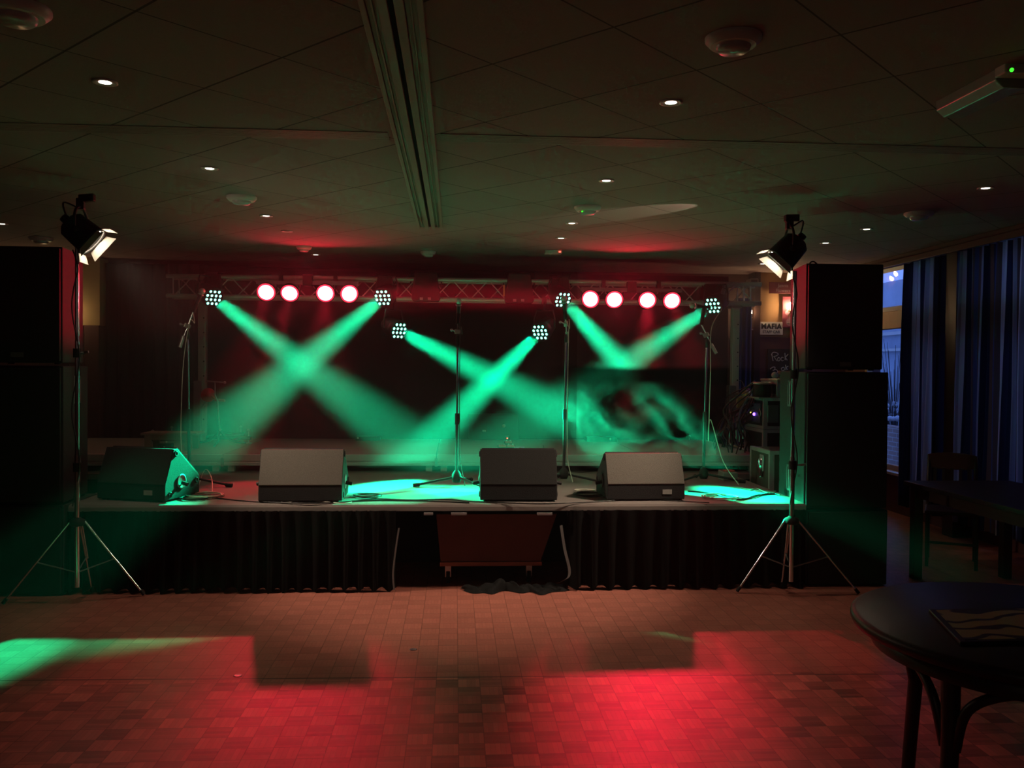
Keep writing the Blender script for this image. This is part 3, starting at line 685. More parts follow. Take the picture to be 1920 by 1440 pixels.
t, b0, tail, md, pv, pt, mid, pts = micstand('black straight stand in the centre of the stage', (856, 912), 7.24, (858, 650), (858, 622), (858, 648), (860, 565), (PI + .12, -.75, 1.2), .02, (0, -.35, .94), pale=False)
tag(MB().tube(bez(pts, 10), .0035, 6).build('microphone_cable', cablek), 'thin black cable running down the centre microphone stand', 'cable')
t, b0, tail, md, pv, pt, mid, pts = micstand('black stand right of the black monitor, mic before a green lamp', (1057, 905), 7.47, (1061, 640), (1061, 607), (1064, 640), (1057, 560), (PI + .3, -.25, 1.6), -.12)
tag(MB().tube(bez(pts, 10), .0035, 6).build('microphone_cable', cablew), 'thin pale cable running down the third microphone stand', 'cable')
t, b0, tail, md, pv, pt, mid, pts = micstand('black boom stand leaning right, near the flight cases', (1319, 905), 7.47, (1325, 650), (1324, 628), (1342, 661), (1298, 573), (-.12, PI + .5, 1.5), .05, (-.97, -.1, .1))
tag(MB().tube(bez([tail, tail + Vector((.1, 0, .0)), pv + Vector((.04, -.02, .05)), pt + Vector((.03, -.02, -.25)), mid + Vector((.03, -.01, -.2)), b0 + Vector((.05, -.02, .55)), b0 + Vector((.14, -.1, .2)), b0 + Vector((.24, -.22, .012))], 10), .004, 6).build('microphone_cable', cablew), 'pale cable hanging from the rightmost microphone', 'cable')

# cable coils and runs on the stage
def coil(lb, c, r, n, m, col_r=.004, sq=1., rz=0.):
    pts = []
    for k in range(n * 20):
        a = 2 * PI * k / 20; rr = r * (1 + .07 * math.sin(1.7 * k / 20 * 2 + k * .31) + .03 * math.sin(k * .9))
        pts.append(Vector((c[0] + rr * math.cos(a), c[1] + rr * sq * math.sin(a), ST + .005 + .0045 * (k / 20) + .002 * math.sin(k * .7))))
    return tag(MB().tube(pts, col_r, 6).build('cable_coil', m), lb, 'cable', 'coiled cables on the stage')
coil('pale cable coil beside the left microphone stand foot', G(384, 932), .13, 4, cablew)
coil('black cable coil beneath the pale one at the left stand', G(366, 936), .10, 3, cablek)
coil('pale cable coil on the green patch at the right stand', G(1351, 934), .13, 3, cablew)
coil('small black cable coil between the black and the low grey monitor', G(1104, 929), .11, 3, cablek)
coil('small pale cable coil beside the low grey monitor', G(1098, 922), .08, 2, cablew)
coil('small black cable coil right of the pale-faced monitor', G(690, 931), .10, 2, cablek)
def run(lb, pts, m, r=.005, z=.006):
    P = [G(*p) for p in pts]; return tag(MB().tube(bez([p + Vector((0, 0, z)) for p in P], 8), r, 6).build('cable', m), lb, 'cable', 'cables lying on the stage')
run('long black cable along the stage edge from the left coil to the pale-faced monitor', [(398, 934), (450, 940), (520, 944), (600, 945), (700, 940), (800, 941), (880, 944)], cablek)
run('pale cable wriggling before the pale-faced monitor', [(524, 938), (532, 944), (560, 941), (590, 941), (640, 945), (660, 943)], cablew, .003)
run('black cable passing below the centre microphone stand', [(660, 941), (700, 937), (770, 939), (840, 938), (890, 942), (1000, 946), (1060, 945)], cablek, .005)
run('black cable before the low grey monitor', [(1060, 945), (1120, 942), (1200, 937), (1260, 940), (1330, 944)], cablek, .004)
run('black cable crossing the green patch towards the flight cases', [(1290, 922), (1330, 926), (1385, 938), (1420, 930), (1455, 927)], cablek, .006)
run('second black cable crossing the green patch towards the flight cases', [(1340, 926), (1400, 936), (1440, 926), (1462, 930)], cablek, .004)
run('third thin cable looping over the green patch', [(1405, 921), (1418, 917), (1440, 926), (1455, 922)], cablew, .003)
run('thin black cable behind the third microphone stand', [(1062, 884), (1090, 886), (1120, 884)], cablek, .004)
tag(MB().tube(bez([G(372, 912), G(380, 905) + Vector((0, 0, .08)), G(388, 905) + Vector((0, 0, .11)), G(397, 912) + Vector((0, 0, .06)), G(398, 925) + Vector((0, 0, .01))], 8), .004, 6).build('cable', cablew), 'springy pale cable loop standing up over the red stage floor', 'cable')
run('green-lit cable from the leftmost monitor to the coil', [(305, 918), (330, 928), (352, 936), (372, 938)], cablew, .004)

# ------------------------------------------------------------------ tripod stands with halogen cans
def tripod(lb, px0, Y, hub_px, top_px, sx, feet, collars, lamp_p, lamp_t, lamp_lb, arm_top):
    cpos = at(px0, 1000, Y); base = Vector((cpos.x, Y, 0)); hz = at(px0, hub_px, Y).z; tz = at(px0, top_px, Y).z
    t = thing('lighting_stand', lb, 'lighting stand', base, 'chrome tripod lighting stands')
    MB().tube([base + Vector((0, 0, .10)), base + Vector((0, 0, hz + .45))], .0175, 16).build('lower_tube', chrome, t)
    MB().tube([base + Vector((0, 0, hz + .45)), base + Vector((0, 0, tz))], .0135, 16).build('upper_tube', chrome, t)
    MB().lathe(base + Vector((0, 0, hz - .03)), (0, 0, 1), [(0, .02), (0, .035), (.012, .05), (.04, .05), (.05, .03), (.06, .02)], 16).build('leg_collar', rubber, t)
    for k, f in enumerate(feet):
        f = Vector(f); d = Vector((f.x - base.x, f.y - base.y, 0)).normalized(); h = base + d * .045 + Vector((0, 0, hz))
        e = Vector((f.x, f.y, .012)); side = d.cross(Vector((0, 0, 1))) * .008
        l = MB().tube([h + side, h + (e - h) * .52 + side], .0065, 8).tube([h - side, e], .0075, 8).build('leg', chrome, t)
        MB().tube([e - (e - h).normalized() * .04, e], .012, 8).build('rubber_foot', rubber, l)
        br = MB().tube([h + (e - h) * .5, base + Vector((0, 0, .2))], .005, 6).build('spreader', steel, l)
    for z_, kn in collars:
        z_ = at(px0, z_, Y).z
        cl = MB().tube([base + Vector((0, 0, z_ - .03)), base + Vector((0, 0, z_ + .03))], .026, 14).build('locking_collar', rubber, t)
        if kn: MB().tube([base + Vector((.02, 0, z_)), base + Vector((.055, -.02, z_ + .002))], .006, 8).obox(base + Vector((.07, -.026, z_ + .006)), .035, .008, .016, (Vector((.9, -.3, .2)).normalized(), Vector((.3, .9, 0)).normalized(), Vector((-.2, 0, .97)))).build('wing_knob', steel, cl)
    # power cable down the pole
    pc = [base + Vector((-.02, -.02, tz - .05))]
    for k in range(1, 15):
        z_ = tz - .05 - (tz - .7) * k / 14; pc.append(base + Vector((.024 * math.cos(k * 1.1), -.024 + .012 * math.sin(k * 1.1), z_)))
    tag(MB().tube(bez(pc, 5), .0045, 6).build('power_cable', cablek), 'black cable wound down the ' + ('left' if px0 < 900 else 'right') + ' chrome lighting stand', 'cable')
    # the lamp
    L0 = lamp_p; d = (lamp_t - lamp_p).normalized(); la = thing('halogen_lamp', lamp_lb, 'stage lamp', L0, 'halogen cans on the tripod stands')
    R_ = .104
    MB().lathe(L0, d, [(-.19, .001), (-.19, .065), (-.165, .092), (-.10, .098), (-.01, R_), (.0, R_), (.0, R_ - .006), (-.05, R_ - .02), (-.05, .001)], 32).build('can', black, la)
    MB().lathe(L0 - d * .05, d, [(-.15, .0), (-.16, .03), (-.185, .028), (-.19, .001)], 20).build('rear_cap', black, la)
    MB().disc(L0 - d * .012, d, R_ - .012, 28).build('lens', hot, la)
    MB().lathe(L0, d, [(.0, R_ + .012), (.012, R_ + .012), (.012, R_ - .004), (.0, R_ - .004)], 32).build('accessory_ring', black, la)
    a, b2, _ = basis(d)
    bdm = mat('barn_door_metal', (.5, .47, .43), .6)
    bn = MB()
    for k in range(4):
        o = (a, b2, -a, -b2)[k]; s2 = o.cross(d); w0, w1, ln = .075, (.09 if k % 2 else .105), .06
        tilt = (o * .62 + d * .78).normalized(); r0_ = L0 + d * .014 + o * (R_ + .004)
        P = [r0_ - s2 * w0, r0_ + s2 * w0, r0_ + s2 * w1 + tilt * ln, r0_ - s2 * w1 + tilt * ln]; nn = tilt.cross(s2).normalized() * .0015
        leaf = MB().add([p + nn for p in P] + [p - nn for p in P], [(0, 1, 2, 3), (7, 6, 5, 4), (0, 4, 5, 1), (1, 5, 6, 2), (2, 6, 7, 3), (3, 7, 4, 0)])
        leaf.build('barn_door', bdm, la)
    # yoke and clamp
    hd = Vector((d.x, d.y, 0)).normalized(); sd = hd.cross(Vector((0, 0, 1))); c = L0 - d * .09; apex = c + Vector((0, 0, .155))
    MB().tube(bez([c + sd * .115, c + sd * .125 + Vector((0, 0, .10)), apex + sd * .06, apex - sd * .06, c - sd * .125 + Vector((0, 0, .10)), c - sd * .115], 8), .009, 8).build('yoke', black, la)
    for s_ in (-1, 1): MB().lathe(c + sd * s_ * .095, sd * s_, [(0, .001), (0, .02), (.035, .022), (.035, .001)], 12).build('yoke_knob', rubber, la)
    MB().obox(apex + Vector((0, 0, .03)), .05, .05, .075, (sd, hd, Vector((0, 0, 1)))).obox(apex + Vector((.04 * arm_top, 0, .07)), .10, .045, .05, (Vector((1, 0, .1 * arm_top)).normalized(), Vector((0, 1, 0)), Vector((0, 0, 1)))).build('clamp', black, la, .006)
    MB().tube(bez([L0 - d * .19, L0 - d * .23 + Vector((0, 0, .1)), apex - sd * .08 + Vector((0, 0, .0)), apex + Vector((0, 0, .04))], 8), .006, 6).build('lead', cablek, la)
    return base, tz, apex
bL = at(145, 1000, 6.06); bR = at(1484, 1000, 6.06)
fl = [onz(5, 1135, 0), onz(270, 1118, 0), (bL.x + .01, 6.28, 0)]; fr = [onz(1382, 1112, 0), onz(1610, 1115, 0), (bR.x + .01, 6.26, 0)]
tripod('chrome tripod lighting stand before the left speaker stack', 145, 6.06, 978, 455, 1, fl, ((662, 1), (876, 0)), LLP, LLT, 'black halogen lamp with glowing barn doors on the left tripod stand', 1)
tripod('chrome tripod lighting stand before the right speaker stack', 1484, 6.06, 975, 508, -1, fr, ((702, 0), (872, 1)), RLP, RLT, 'black halogen lamp with glowing barn doors on the right tripod stand', .4)

# ------------------------------------------------------------------ truss
TZ1 = at(870, 527, TRY).z; TZ0 = at(870, 563, TRY).z; TX0 = at(318, 530, TRY).x; TX1 = at(1421, 540, TRY).x
tr = thing('lighting_truss', 'long silver lattice truss spanning the stage and carrying the lamps', 'truss', ((TX0 + TX1) / 2, TRY, TZ0))
for yy in (-.105, .105):
    for zz in (TZ0, TZ1): MB().tube([(TX0, TRY + yy, zz), (TX1, TRY + yy, zz)], .0235, 14).build('chord', alu, tr)
for yy, ph in ((-.105, 0), (.105, .5)):
    n_ = 32; st_ = (TX1 - TX0 - .16) / n_
    for k in range(n_):
        xa = TX0 + .08 + k * st_; up_ = (k % 2 == 0) ^ (ph > 0)
        MB().tube([(xa, TRY + yy, TZ0 if up_ else TZ1), (xa + st_, TRY + yy, TZ1 if up_ else TZ0)], .0075, 6).build('brace', alu, tr)
for xx in (TX0 + .07, TX0 + 1.95, TX1 - .12, TX1 - .2):
    for yy in (-.105, .105): MB().tube([(xx, TRY + yy, TZ0), (xx, TRY + yy, TZ1)], .008, 8).build('end_strut', alu, tr)
    for zz in (TZ0, TZ1): MB().tube([(xx, TRY - .105, zz), (xx, TRY + .105, zz)], .008, 8).build('end_strut', alu, tr)

def tower(lb, X, zb, wz, m, right=False):
    Y = TRY; t = thing('winch_tower', lb, 'winch tower', (X, Y, zb), 'winch towers holding the truss')
    post = MB().box(X - .04, X + .04, Y - .04, Y + .04, zb + .01, TZ0 - .03); post.build('mast', m, t, .005)
    hl = MB()
    z_ = zb + .25
    while z_ < TZ0 - .2: hl.disc((X + .022, Y - .0405, z_), (0, -1, 0), .008, 10); z_ += .155
    hl.build('peg_holes', blockb, t, fix=False)
    MB().box(X - .075, X + .0, Y - .075, Y + .045, zb + .0, wz + .15).build('outer_tube', steel, t, .004)
    MB().box(X - .06, X + .06, Y - .06, Y + .06, TZ0 - .05, TZ0 - .022).build('top_plate', steel, t)
    # winch
    wx = X + .085
    if right:
        MB().box(X + .0, X + .09, Y - .10, Y - .085, wz - .1, wz + .03).build('winch_plate', brass, t, .008)
        w_ = MB().lathe((wx - .01, Y - .14, wz + .05), (.5, -.85, 0), [(0, .001), (0, .055), (.02, .055), (.02, .03), (.055, .03), (.055, .05), (.06, .05), (.06, .001)], 24); w_.build('winch_drum', brass, t)
        MB().lathe((wx + .02, Y - .12, wz + .055), (.5, -.85, 0), [(0, .03), (0, .072), (.012, .072), (.012, .03)], 24).build('winch_gear', redpl, t)
        MB().tube(bez([(X + .0, Y - .08, wz + .2), (X + .05, Y - .1, wz + .2), (wx, Y - .14, wz + .1)], 8), .003, 6).build('steel_cable', steel, t)
    else:
        MB().lathe((wx + .0, Y - .10, wz), (.35, -.9, 0), [(0, .001), (0, .07), (.012, .075), (.03, .07), (.03, .03), (.05, .03), (.05, .001)], 24).build('winch_drum', redpl, t)
        MB().tube([(wx + .03, Y - .12, wz), (wx + .1, Y - .16, wz - .05)], .009, 8).tube([(wx + .09, Y - .16, wz - .05), (wx + .2, Y - .2, wz - .055)], .015, 10).build('winch_handle', redpl, t)
        MB().tube([(X, Y - .08, wz - .15), (wx + .06, Y - .1, wz + .02)], .012, 8).build('bracket', steel, t)
    # outriggers with screw jacks
    for an in (PI * .80, PI * 1.2, -.2, PI * .3):
        d = Vector((math.cos(an), math.sin(an), 0)); zo = zb + (.13 if right else .055)
        l = MB().tube([Vector((X, Y, zo)) + d * .05, Vector((X, Y, zo - .0)) + d * .55], .022, 8); lo = l.build('outrigger', chrome if right and an < 0 else black, t)
        e = Vector((X, Y, zo)) + d * .52
        MB().tube([Vector((e.x, e.y, zb + .012)), e + Vector((0, 0, .07))], .008, 8).lathe(Vector((e.x, e.y, zb)), (0, 0, 1), [(0, .001), (0, .035), (.01, .035), (.012, .01)], 12).sphere(e + Vector((0, 0, .085)), .016, 8).build('screw_jack', steel, lo)
tower('grey perforated winch tower with a red winch holding the left end of the truss', at(380, 700, TRY).x, RZ, at(388, 740, TRY).z, mat('galvanised', (.46, .44, .41), .5, .55, .15, 12))
tower('pale winch tower with a yellow winch holding the right end of the truss', at(1377, 700, TRY).x, ST, at(1387, 748, TRY).z, mat('pale_mast', (.62, .58, .52), .5, .3, .1, 12), True)

# ------------------------------------------------------------------ lamps on the truss
def ledcan(lb, p, tg, hang):
    d = (tg - p).normalized(); t = thing('led_stage_light', lb, 'stage light', p, 'green LED cans on the truss')
    R_ = .112
    MB().lathe(p, d, [(-.26, .001), (-.26, .05), (-.2, .085), (-.06, R_), (.0, R_), (.004, R_ - .004), (.004, R_ - .008)], 28).build('body', black, t)
    MB().disc(p + d * .002, d, R_ - .006, 28).build('face_plate', mat('black_gloss', (.006, .007, .008), .25), t)
    a, b2, _ = basis(d); pos = []
    for row, n in ((-1.5, 3), (-.5, 4), (.5, 4), (1.5, 3)):
        for k in range(n): pos.append(((k - (n - 1) / 2) * .049, row * .044))
    f = None
    for (u_, v_) in pos:
        c = p + d * .006 + a * u_ + b2 * v_
        if f is None: f = MB().disc(Vector((0, 0, 0)), d, .0135, 12).build('led_lens', ledg, t, world=False); f.location = c - p
        else: g = f.copy(); C.objects.link(g); g.parent = t; g.location = c - p
    hd = Vector((d.x, d.y, 0)).normalized(); sd = hd.cross(Vector((0, 0, 1))); c = p - d * .1; ap = Vector((c.x, TRY - .105 if hang < .3 else TRY - .105, max(c.z + .19, hang)))
    MB().tube([c + sd * .125, c + sd * .125 + Vector((0, 0, .1)), Vector((ap.x, c.y, c.z + .19)) + sd * .1, Vector((ap.x, c.y, c.z + .19)) - sd * .1, c - sd * .125 + Vector((0, 0, .1)), c - sd * .125], .010, 8).build('yoke', black, t)
    top = Vector((c.x, c.y, c.z + .19))
    MB().tube([top, Vector((top.x, TRY - .105, TZ0 + .03))], .012, 8).obox((top.x, TRY - .105, TZ0), .05, .07, .08, (Vector((1, 0, 0)), Vector((0, 1, 0)), Vector((0, 0, 1)))).build('clamp', black, t)
    return t
GLB = ['green LED can at the left end of the truss, beam falling right', 'green LED can beside the left red lamps, beam falling left', 'low-hung green LED can left of the centre, beam falling right',
       'low-hung green LED can right of the centre, beam falling left', 'green LED can behind the third microphone, beam falling right', 'green LED can at the right end of the truss, in a large black shroud']
for (p, tg, e), lb in zip(GRN, GLB): ledcan(lb, p, tg, 0)
# black shroud/housing bulk around the end cans
def housing(lb, x0, x1, y0, y1, Y, name='black_light_housing', lights=None, tilt=0.):
    a, b_ = at(x0, y0, Y), at(x1, y1, Y); t = thing(name, lb, 'stage light', ((a.x + b_.x) / 2, Y, b_.z), 'unlit black fixtures on the truss')
    w_ = b_.x - a.x
    MB().prism([(a.x + w_ * .12, a.z), (b_.x - w_ * .12, a.z), (b_.x, b_.z + .03), (b_.x - .02, b_.z), (a.x + .02, b_.z), (a.x, b_.z + .03)], Y - .09, Y + .06, 'xz').build('body', black, t, .01)
    MB().obox(((a.x + b_.x) / 2, Y + .1, a.z + .015), .05, .14, .05, (Vector((1, 0, 0)), Vector((0, 1, 0)), Vector((0, 0, 1)))).build('clamp', black, t)
    MB().tube([(a.x - .01, Y, b_.z + .09), (a.x - .01, Y, a.z + .03), (b_.x + .01, Y, a.z + .03), (b_.x + .01, Y, b_.z + .09)], .008, 8).build('yoke', black, t)
    if lights:
        for lx, ly in lights:
            c = at(lx, ly, Y - .093); MB().box(c.x - .017, c.x + .017, Y - .1, Y - .088, c.z - .013, c.z + .013).build('switch_panel', mat('pale_panel', (.42, .42, .42), .5), t)
    return t
housing('black fixture on the truss left of centre with two small pale squares', 772, 826, 512, 566, 9.5, lights=[(790, 560), (805, 560)])
housing('black fixture on the truss right of centre with two small pale squares', 946, 1000, 514, 570, 9.5, lights=[(965, 563), (980, 563)])
housing('black shroud on the truss above the leftmost green can', 384, 420, 515, 548, 9.52)
housing('black shroud on the truss above the second green can', 706, 740, 517, 548, 9.52)
housing('black shroud on the truss above the green can behind the third microphone', 1030, 1068, 519, 550, 9.52)
s6 = housing('large black shroud over the rightmost green can', 1314, 1354, 533, 566, 9.52)
c = at(1354, 551, 9.38); MB().obox(c, .045, .02, .12, (Vector((.9, 0, -.3)).normalized(), Vector((0, 1, 0)), Vector((.3, 0, .9)).normalized())).build('tilt_bracket', steel, s6, .008)
c = at(945, 545, 9.42); tag(MB().box(c.x - .008, c.x + .008, 9.41, 9.43, c.z - .06, c.z + .06).build('safety_hook', brass), 'thin brass hook hanging on the truss beside the right black fixture', 'hook')
def parbar(lb, idx):
    ps = [REDP[i] for i in idx]; a, b_ = at(ps[0][0] - 18, ps[0][1] - 18, 9.44), at(ps[-1][0] + 18, ps[-1][1] - 19, 9.44)
    zb_ = (a.z + b_.z) / 2; t = thing('lamp_bar', lb, 'lamp bar', ((a.x + b_.x) / 2, 9.44, zb_), 'bars with four red floodlights')
    MB().box(a.x, b_.x, 9.42, 9.46, zb_ - .018, zb_ + .022).build('bar', steel, t, .003)
    MB().box((a.x + b_.x) / 2 - .05, (a.x + b_.x) / 2 + .05, 9.40, 9.5, zb_ - .03, zb_ + .09).build('control_box', black, t, .006)
    for i in idx:
        p, tg = REDL[i]; d = (tg - p).normalized(); R_ = .104
        d = (d + (1.6 if abs(d.x) > .5 else .9) * Vector((0, -1, -.3))).normalized()
        h = MB().lathe(p, d, [(-.10, .001), (-.10, .06), (-.05, .095), (.0, R_), (.006, R_), (.006, R_ - .006), (-.004, R_ - .010)], 28).build('lamp_head', black, t)
        MB().disc(p - d * .003, d, R_ - .009, 30).build('lens_halo', emit('red_lens_halo', (1., .02, .045), 2.6), h)  # red halo round the lens imitated by a weaker glowing disc
        MB().disc(p + d * .001, d, R_ - .024, 30).build('lens', redlens, h)
        MB().tube(bez([p - d * .05 + Vector((.1, 0, 0)), p - d * .05 + Vector((.095, .03, .1)), (p.x, 9.44, zb_), p - d * .05 + Vector((-.095, .03, .1)), p - d * .05 + Vector((-.1, 0, 0))], 6), .006, 6).build('yoke', black, h)
    for xx in (a.x + .25, b_.x - .25): MB().box(xx - .02, xx + .02, 9.44, 9.5, zb_, TZ1 + .02).build('hook_clamp', black, t)
parbar('bar of four glowing red round floodlights on the left of the truss', [0, 1, 2, 3])
parbar('bar of four glowing red round floodlights on the right of the truss', [4, 5, 6, 7])

# ------------------------------------------------------------------ things on the riser and stage
def sbox(name, lb, cat, x0, x1, y1, Y, h, d, m, bev=.005, z=RZ):
    a, b_ = at(x0, y1, Y), at(x1, y1, Y); t = thing(name, lb, cat, ((a.x + b_.x) / 2, Y, z))
    MB().box(a.x, b_.x, Y, Y + d, z + .001, z + h).build('body', m, t, bev); return t, a.x, b_.x
t, xa, xb = sbox('stage_box', 'flat black box with a pale knob on the riser, behind the green beam', 'stage box', 666, 712, 828, 9.86, .045, .2, black)
MB().sphere((xa + .03, 9.855, RZ + .03), .012).build('knob', whitep, t)
t, xa, xb = sbox('stage_box', 'flat black box with a pale knob on the riser, right of the third microphone stand', 'stage box', 1100, 1157, 830, 9.80, .05, .2, black)
MB().sphere((xb - .08, 9.795, RZ + .03), .012).build('knob', whitep, t)
# wedge-shaped amplifier at the back
a, b_ = at(878, 820, 10.0), at(972, 820, 10.0)
t = thing('instrument_amplifier', 'dark tilted amplifier at the back of the riser behind the pedals', 'amplifier', ((a.x + b_.x) / 2, 9.98, RZ))
MB().prism([(9.93, RZ + .01), (9.97, RZ + .30), (10.06, RZ + .30), (10.09, RZ + .01)], a.x, b_.x).build('cabinet', blackw, t, .008)
MB().box(a.x + .16, a.x + .2, 9.93, 9.98, RZ + .1, RZ + .12).build('control_panel', whitep, t)
MB().prism([(9.955, RZ + .26), (9.925, RZ + .03), (9.93, RZ + .03), (9.96, RZ + .26)], a.x + .02, b_.x - .02).build('grille', grille, t)
c = at(945, 799, 9.9); MB().lathe((c.x, 9.935, c.z), (0, -1, 0), [(0, .02), (.012, .018), (.012, .001)]).build('jack_plug', whitep, t)
# small indicator unit and pedals
c = at(951, 823, 9.7); t = thing('effect_unit', 'small dark unit with a glowing red indicator before the amplifier', 'effect unit', (c.x, 9.7, RZ))
MB().box(c.x - .025, c.x + .025, 9.7, 9.76, RZ, RZ + .07).build('body', black, t, .004); MB().sphere((c.x, 9.695, RZ + .045), .007).build('indicator', ledred, t)
MB().box(c.x - .012, c.x + .028, 9.694, 9.7, RZ + .004, RZ + .014).build('label_strip', whitep, t)
pedr = mat('red_pedal_top', (.55, .10, .08), .5)
for (x0, x1, y, Y, lb) in ((935, 950, 846, 8.62, 'red-topped effect pedal, left of the three on the riser'), (946, 962, 838, 9.0, 'red-topped effect pedal, farthest of the three on the riser'), (951, 966, 846, 8.60, 'red-topped effect pedal, right of the three on the riser')):
    p = onz((x0 + x1) / 2, y, RZ); hw = .045
    t = thing('effect_pedal', lb, 'effect pedal', p, 'red-topped effect pedals')
    MB().prism([(p.y, RZ), (p.y, RZ + .035), (p.y + .11, RZ + .055), (p.y + .11, RZ)], p.x - hw, p.x + hw).build('body', black, t, .004)
    MB().prism([(p.y + .008, RZ + .038), (p.y + .008, RZ + .041), (p.y + .1, RZ + .058), (p.y + .1, RZ + .055)], p.x - hw + .008, p.x + hw - .008).build('foot_plate', pedr, t)
    for k in (-1, 1): MB().lathe((p.x + k * .02, p.y + .085, RZ + .052), (0, 0, 1), [(0, .008), (.014, .007), (.014, .001)], 8).build('knob', steel, t)
p = onz(975, 848, RZ); t = thing('effect_pedal', 'pale violet and white effect pedal at the riser edge', 'effect pedal', p)
MB().prism([(p.y, RZ), (p.y, RZ + .03), (p.y + .1, RZ + .05), (p.y + .1, RZ)], p.x - .05, p.x + .05).build('body', mat('violet_enamel', (.40, .30, .50), .4), t, .004)
MB().box(p.x - .045, p.x + .045, p.y - .004, p.y + .001, RZ + .004, RZ + .014).build('front_strip', whitep, t)
MB().lathe((p.x, p.y + .03, RZ + .035), (0, 0, 1), [(0, .012), (.012, .01), (.012, .001)], 10).build('foot_switch', steel, t)
tag(MB().tube(bez([(p.x - .03, p.y + .12, RZ + .01), (p.x + .1, p.y + .25, RZ + .006), (p.x + .25, p.y + .3, RZ + .006), (p.x + .3, p.y + .7, RZ + .006)], 8), .005, 6).build('cable', cablek), 'black cable running from the pedals across the riser', 'cable')
# low bench at the left end
bxp = onz(276, 845, RZ); t = thing('low_bench', 'low wooden bench at the left end of the riser', 'bench', bxp)
tz_ = at(300, 812, bxp.y).z; xr_ = at(368, 820, bxp.y).x; xl_ = at(263, 812, bxp.y).x
bw = mat('bench_wood', (.28, .22, .17), .6)
MB().box(xl_, xr_, bxp.y, bxp.y + .3, tz_ - .022, tz_).build('seat', bw, t, .003)
for xx in (bxp.x + .0, xr_ - .08):
    for yy in (bxp.y + .01, bxp.y + .25): MB().box(xx - .03, xx + .03, yy, yy + .035, RZ, tz_ - .022).build('leg', bw, t)
MB().box(bxp.x + .03, xr_ - .11, bxp.y + .02, bxp.y + .035, tz_ - .07, tz_ - .022).build('apron', bw, t)
p = onz(308, 846, RZ); t = thing('small_black_box', 'small black box with pale knobs behind the leftmost monitor', 'stage box', p)
MB().box(p.x - .06, p.x + .06, p.y, p.y + .1, RZ + .0, RZ + .07).build('body', black, t, .005)
for dx, dz in ((.02, .09), (-.045, .03), (.0, .035)): MB().sphere((p.x + dx, p.y - .004, RZ + dz), .011, 8).build('knob', whitep, t)
# slender folding stand next to the left winch
c0 = onz(411, 832, RZ); t = thing('folding_stand', 'slender folded stand with a T-shaped top beside the left winch tower', 'stand', c0)
Yc = 9.3; zt_ = at(403, 716, Yc).z; xx = at(403, 716, Yc).x; xk = at(412, 800, Yc).x; zk = at(412, 806, Yc).z
MB().tube([(xx, Yc, zt_), (xx, Yc, at(403, 740, Yc).z)], .007, 8).build('upper_pole', steel, t)
MB().tube([(xx, Yc, at(403, 740, Yc).z), (at(408, 752, Yc).x, Yc, at(408, 752, Yc).z), (xk, Yc, zk)], .008, 8).build('pole', steel, t)
MB().tube([(xx - .09, Yc, zt_ + .008), (xx + .10, Yc, zt_ - .008)], .008, 8).sphere((xx + .10, Yc, zt_ - .008), .016, 8).build('cross_bar', steel, t)
for dx, dy in ((-.28, .06), (.26, .05), (.02, -.28)): MB().tube(bez([(xk, Yc, zk), (xk + dx * .4, Yc + dy * .4, zk - (zk - RZ) * .7), (xk + dx, Yc + dy, RZ + .014)], 6), .011, 8).build('leg', black, t)
for z_ in (zk, zk - .05): MB().sphere((xk + .008, Yc - .01, z_), .014, 8).build('bolt_cap', whitep, t)
# foot pedal box on the right
p = onz(1372, 902, ST); t = thing('foot_switch_box', 'small green-lit box with a red top on the right of the stage', 'stage box', p)
MB().prism([(p.y, ST), (p.y, ST + .075), (p.y + .16, ST + .085), (p.y + .16, ST)], p.x - .075, p.x + .055).build('body', mat('grey_enamel', (.2, .22, .2), .5), t, .006)
MB().box(p.x - .045, p.x + .035, p.y + .03, p.y + .12, ST + .08, ST + .09).build('pad', pedr, t)

# ------------------------------------------------------------------ flight cases at the right
black_lam = mat('black_laminate', (.018, .017, .018), .4)
def fcase(lb, x0, y0, wx, wy, z0, z1, m=black_lam, ball=True, lid=None):
    t = thing('flight_case', lb, 'flight case', (x0 + wx / 2, y0, z0), 'flight cases right of the stage')
    MB().box(x0 + .004, x0 + wx - .004, y0 + .004, y0 + wy - .004, z0 + .004, z1 - .004).build('panel', m, t)
    e = MB(); s_ = .030
    for zz in (z0, z1 - s_): 
        e.box(x0, x0 + wx, y0 - .002, y0 + .002, zz, zz + s_).box(x0 - .002, x0 + .002, y0, y0 + wy, zz, zz + s_)
    e.box(x0, x0 + wx, y0, y0 + s_, z1 - .002, z1 + .002).box(x0, x0 + s_, y0, y0 + wy, z1 - .002, z1 + .002)
    e.box(x0 - .002, x0 + s_ + .008, y0 - .003, y0 + .001, z0, z1).box(x0 - .003, x0 + .001, y0 - .002, y0 + s_, z0, z1).box(x0 - .003, x0 + .001, y0 + wy - s_, y0 + wy, z0, z1)
    if lid: e.box(x0, x0 + wx, y0 - .003, y0 + .002, lid - .02, lid + .02).box(x0 - .003, x0 + .002, y0, y0 + wy, lid - .02, lid + .02)
    e.build('edge_profile', mat('case_profile', (.50, .50, .50), .45, .6, .1, 30), t)
    return t
ca = fcase('large dark flight case beside the stage edge, front-most of the cases', 2.69, 7.30, .62, .50, 0, at(1457, 846, 7.30).z, mat('brown_laminate', (.07, .06, .05), .6))
z_ = at(1440, 846, 7.5).z
l = MB().box(2.680, 2.69, 7.44, 7.53, z_ - .17, z_ - .03).build('butterfly_latch', mat('case_profile', (.5, .5, .5), .45, .6), ca, .003)
MB().lathe((2.677, 7.485, z_ - .22), (0, 0, 1), [(0, .016), (.03, .016), (.05, .03), (.14, .032), (.16, .02)], 14).build('hasp', chrome, ca)
XB, YB2 = 2.99, 8.30
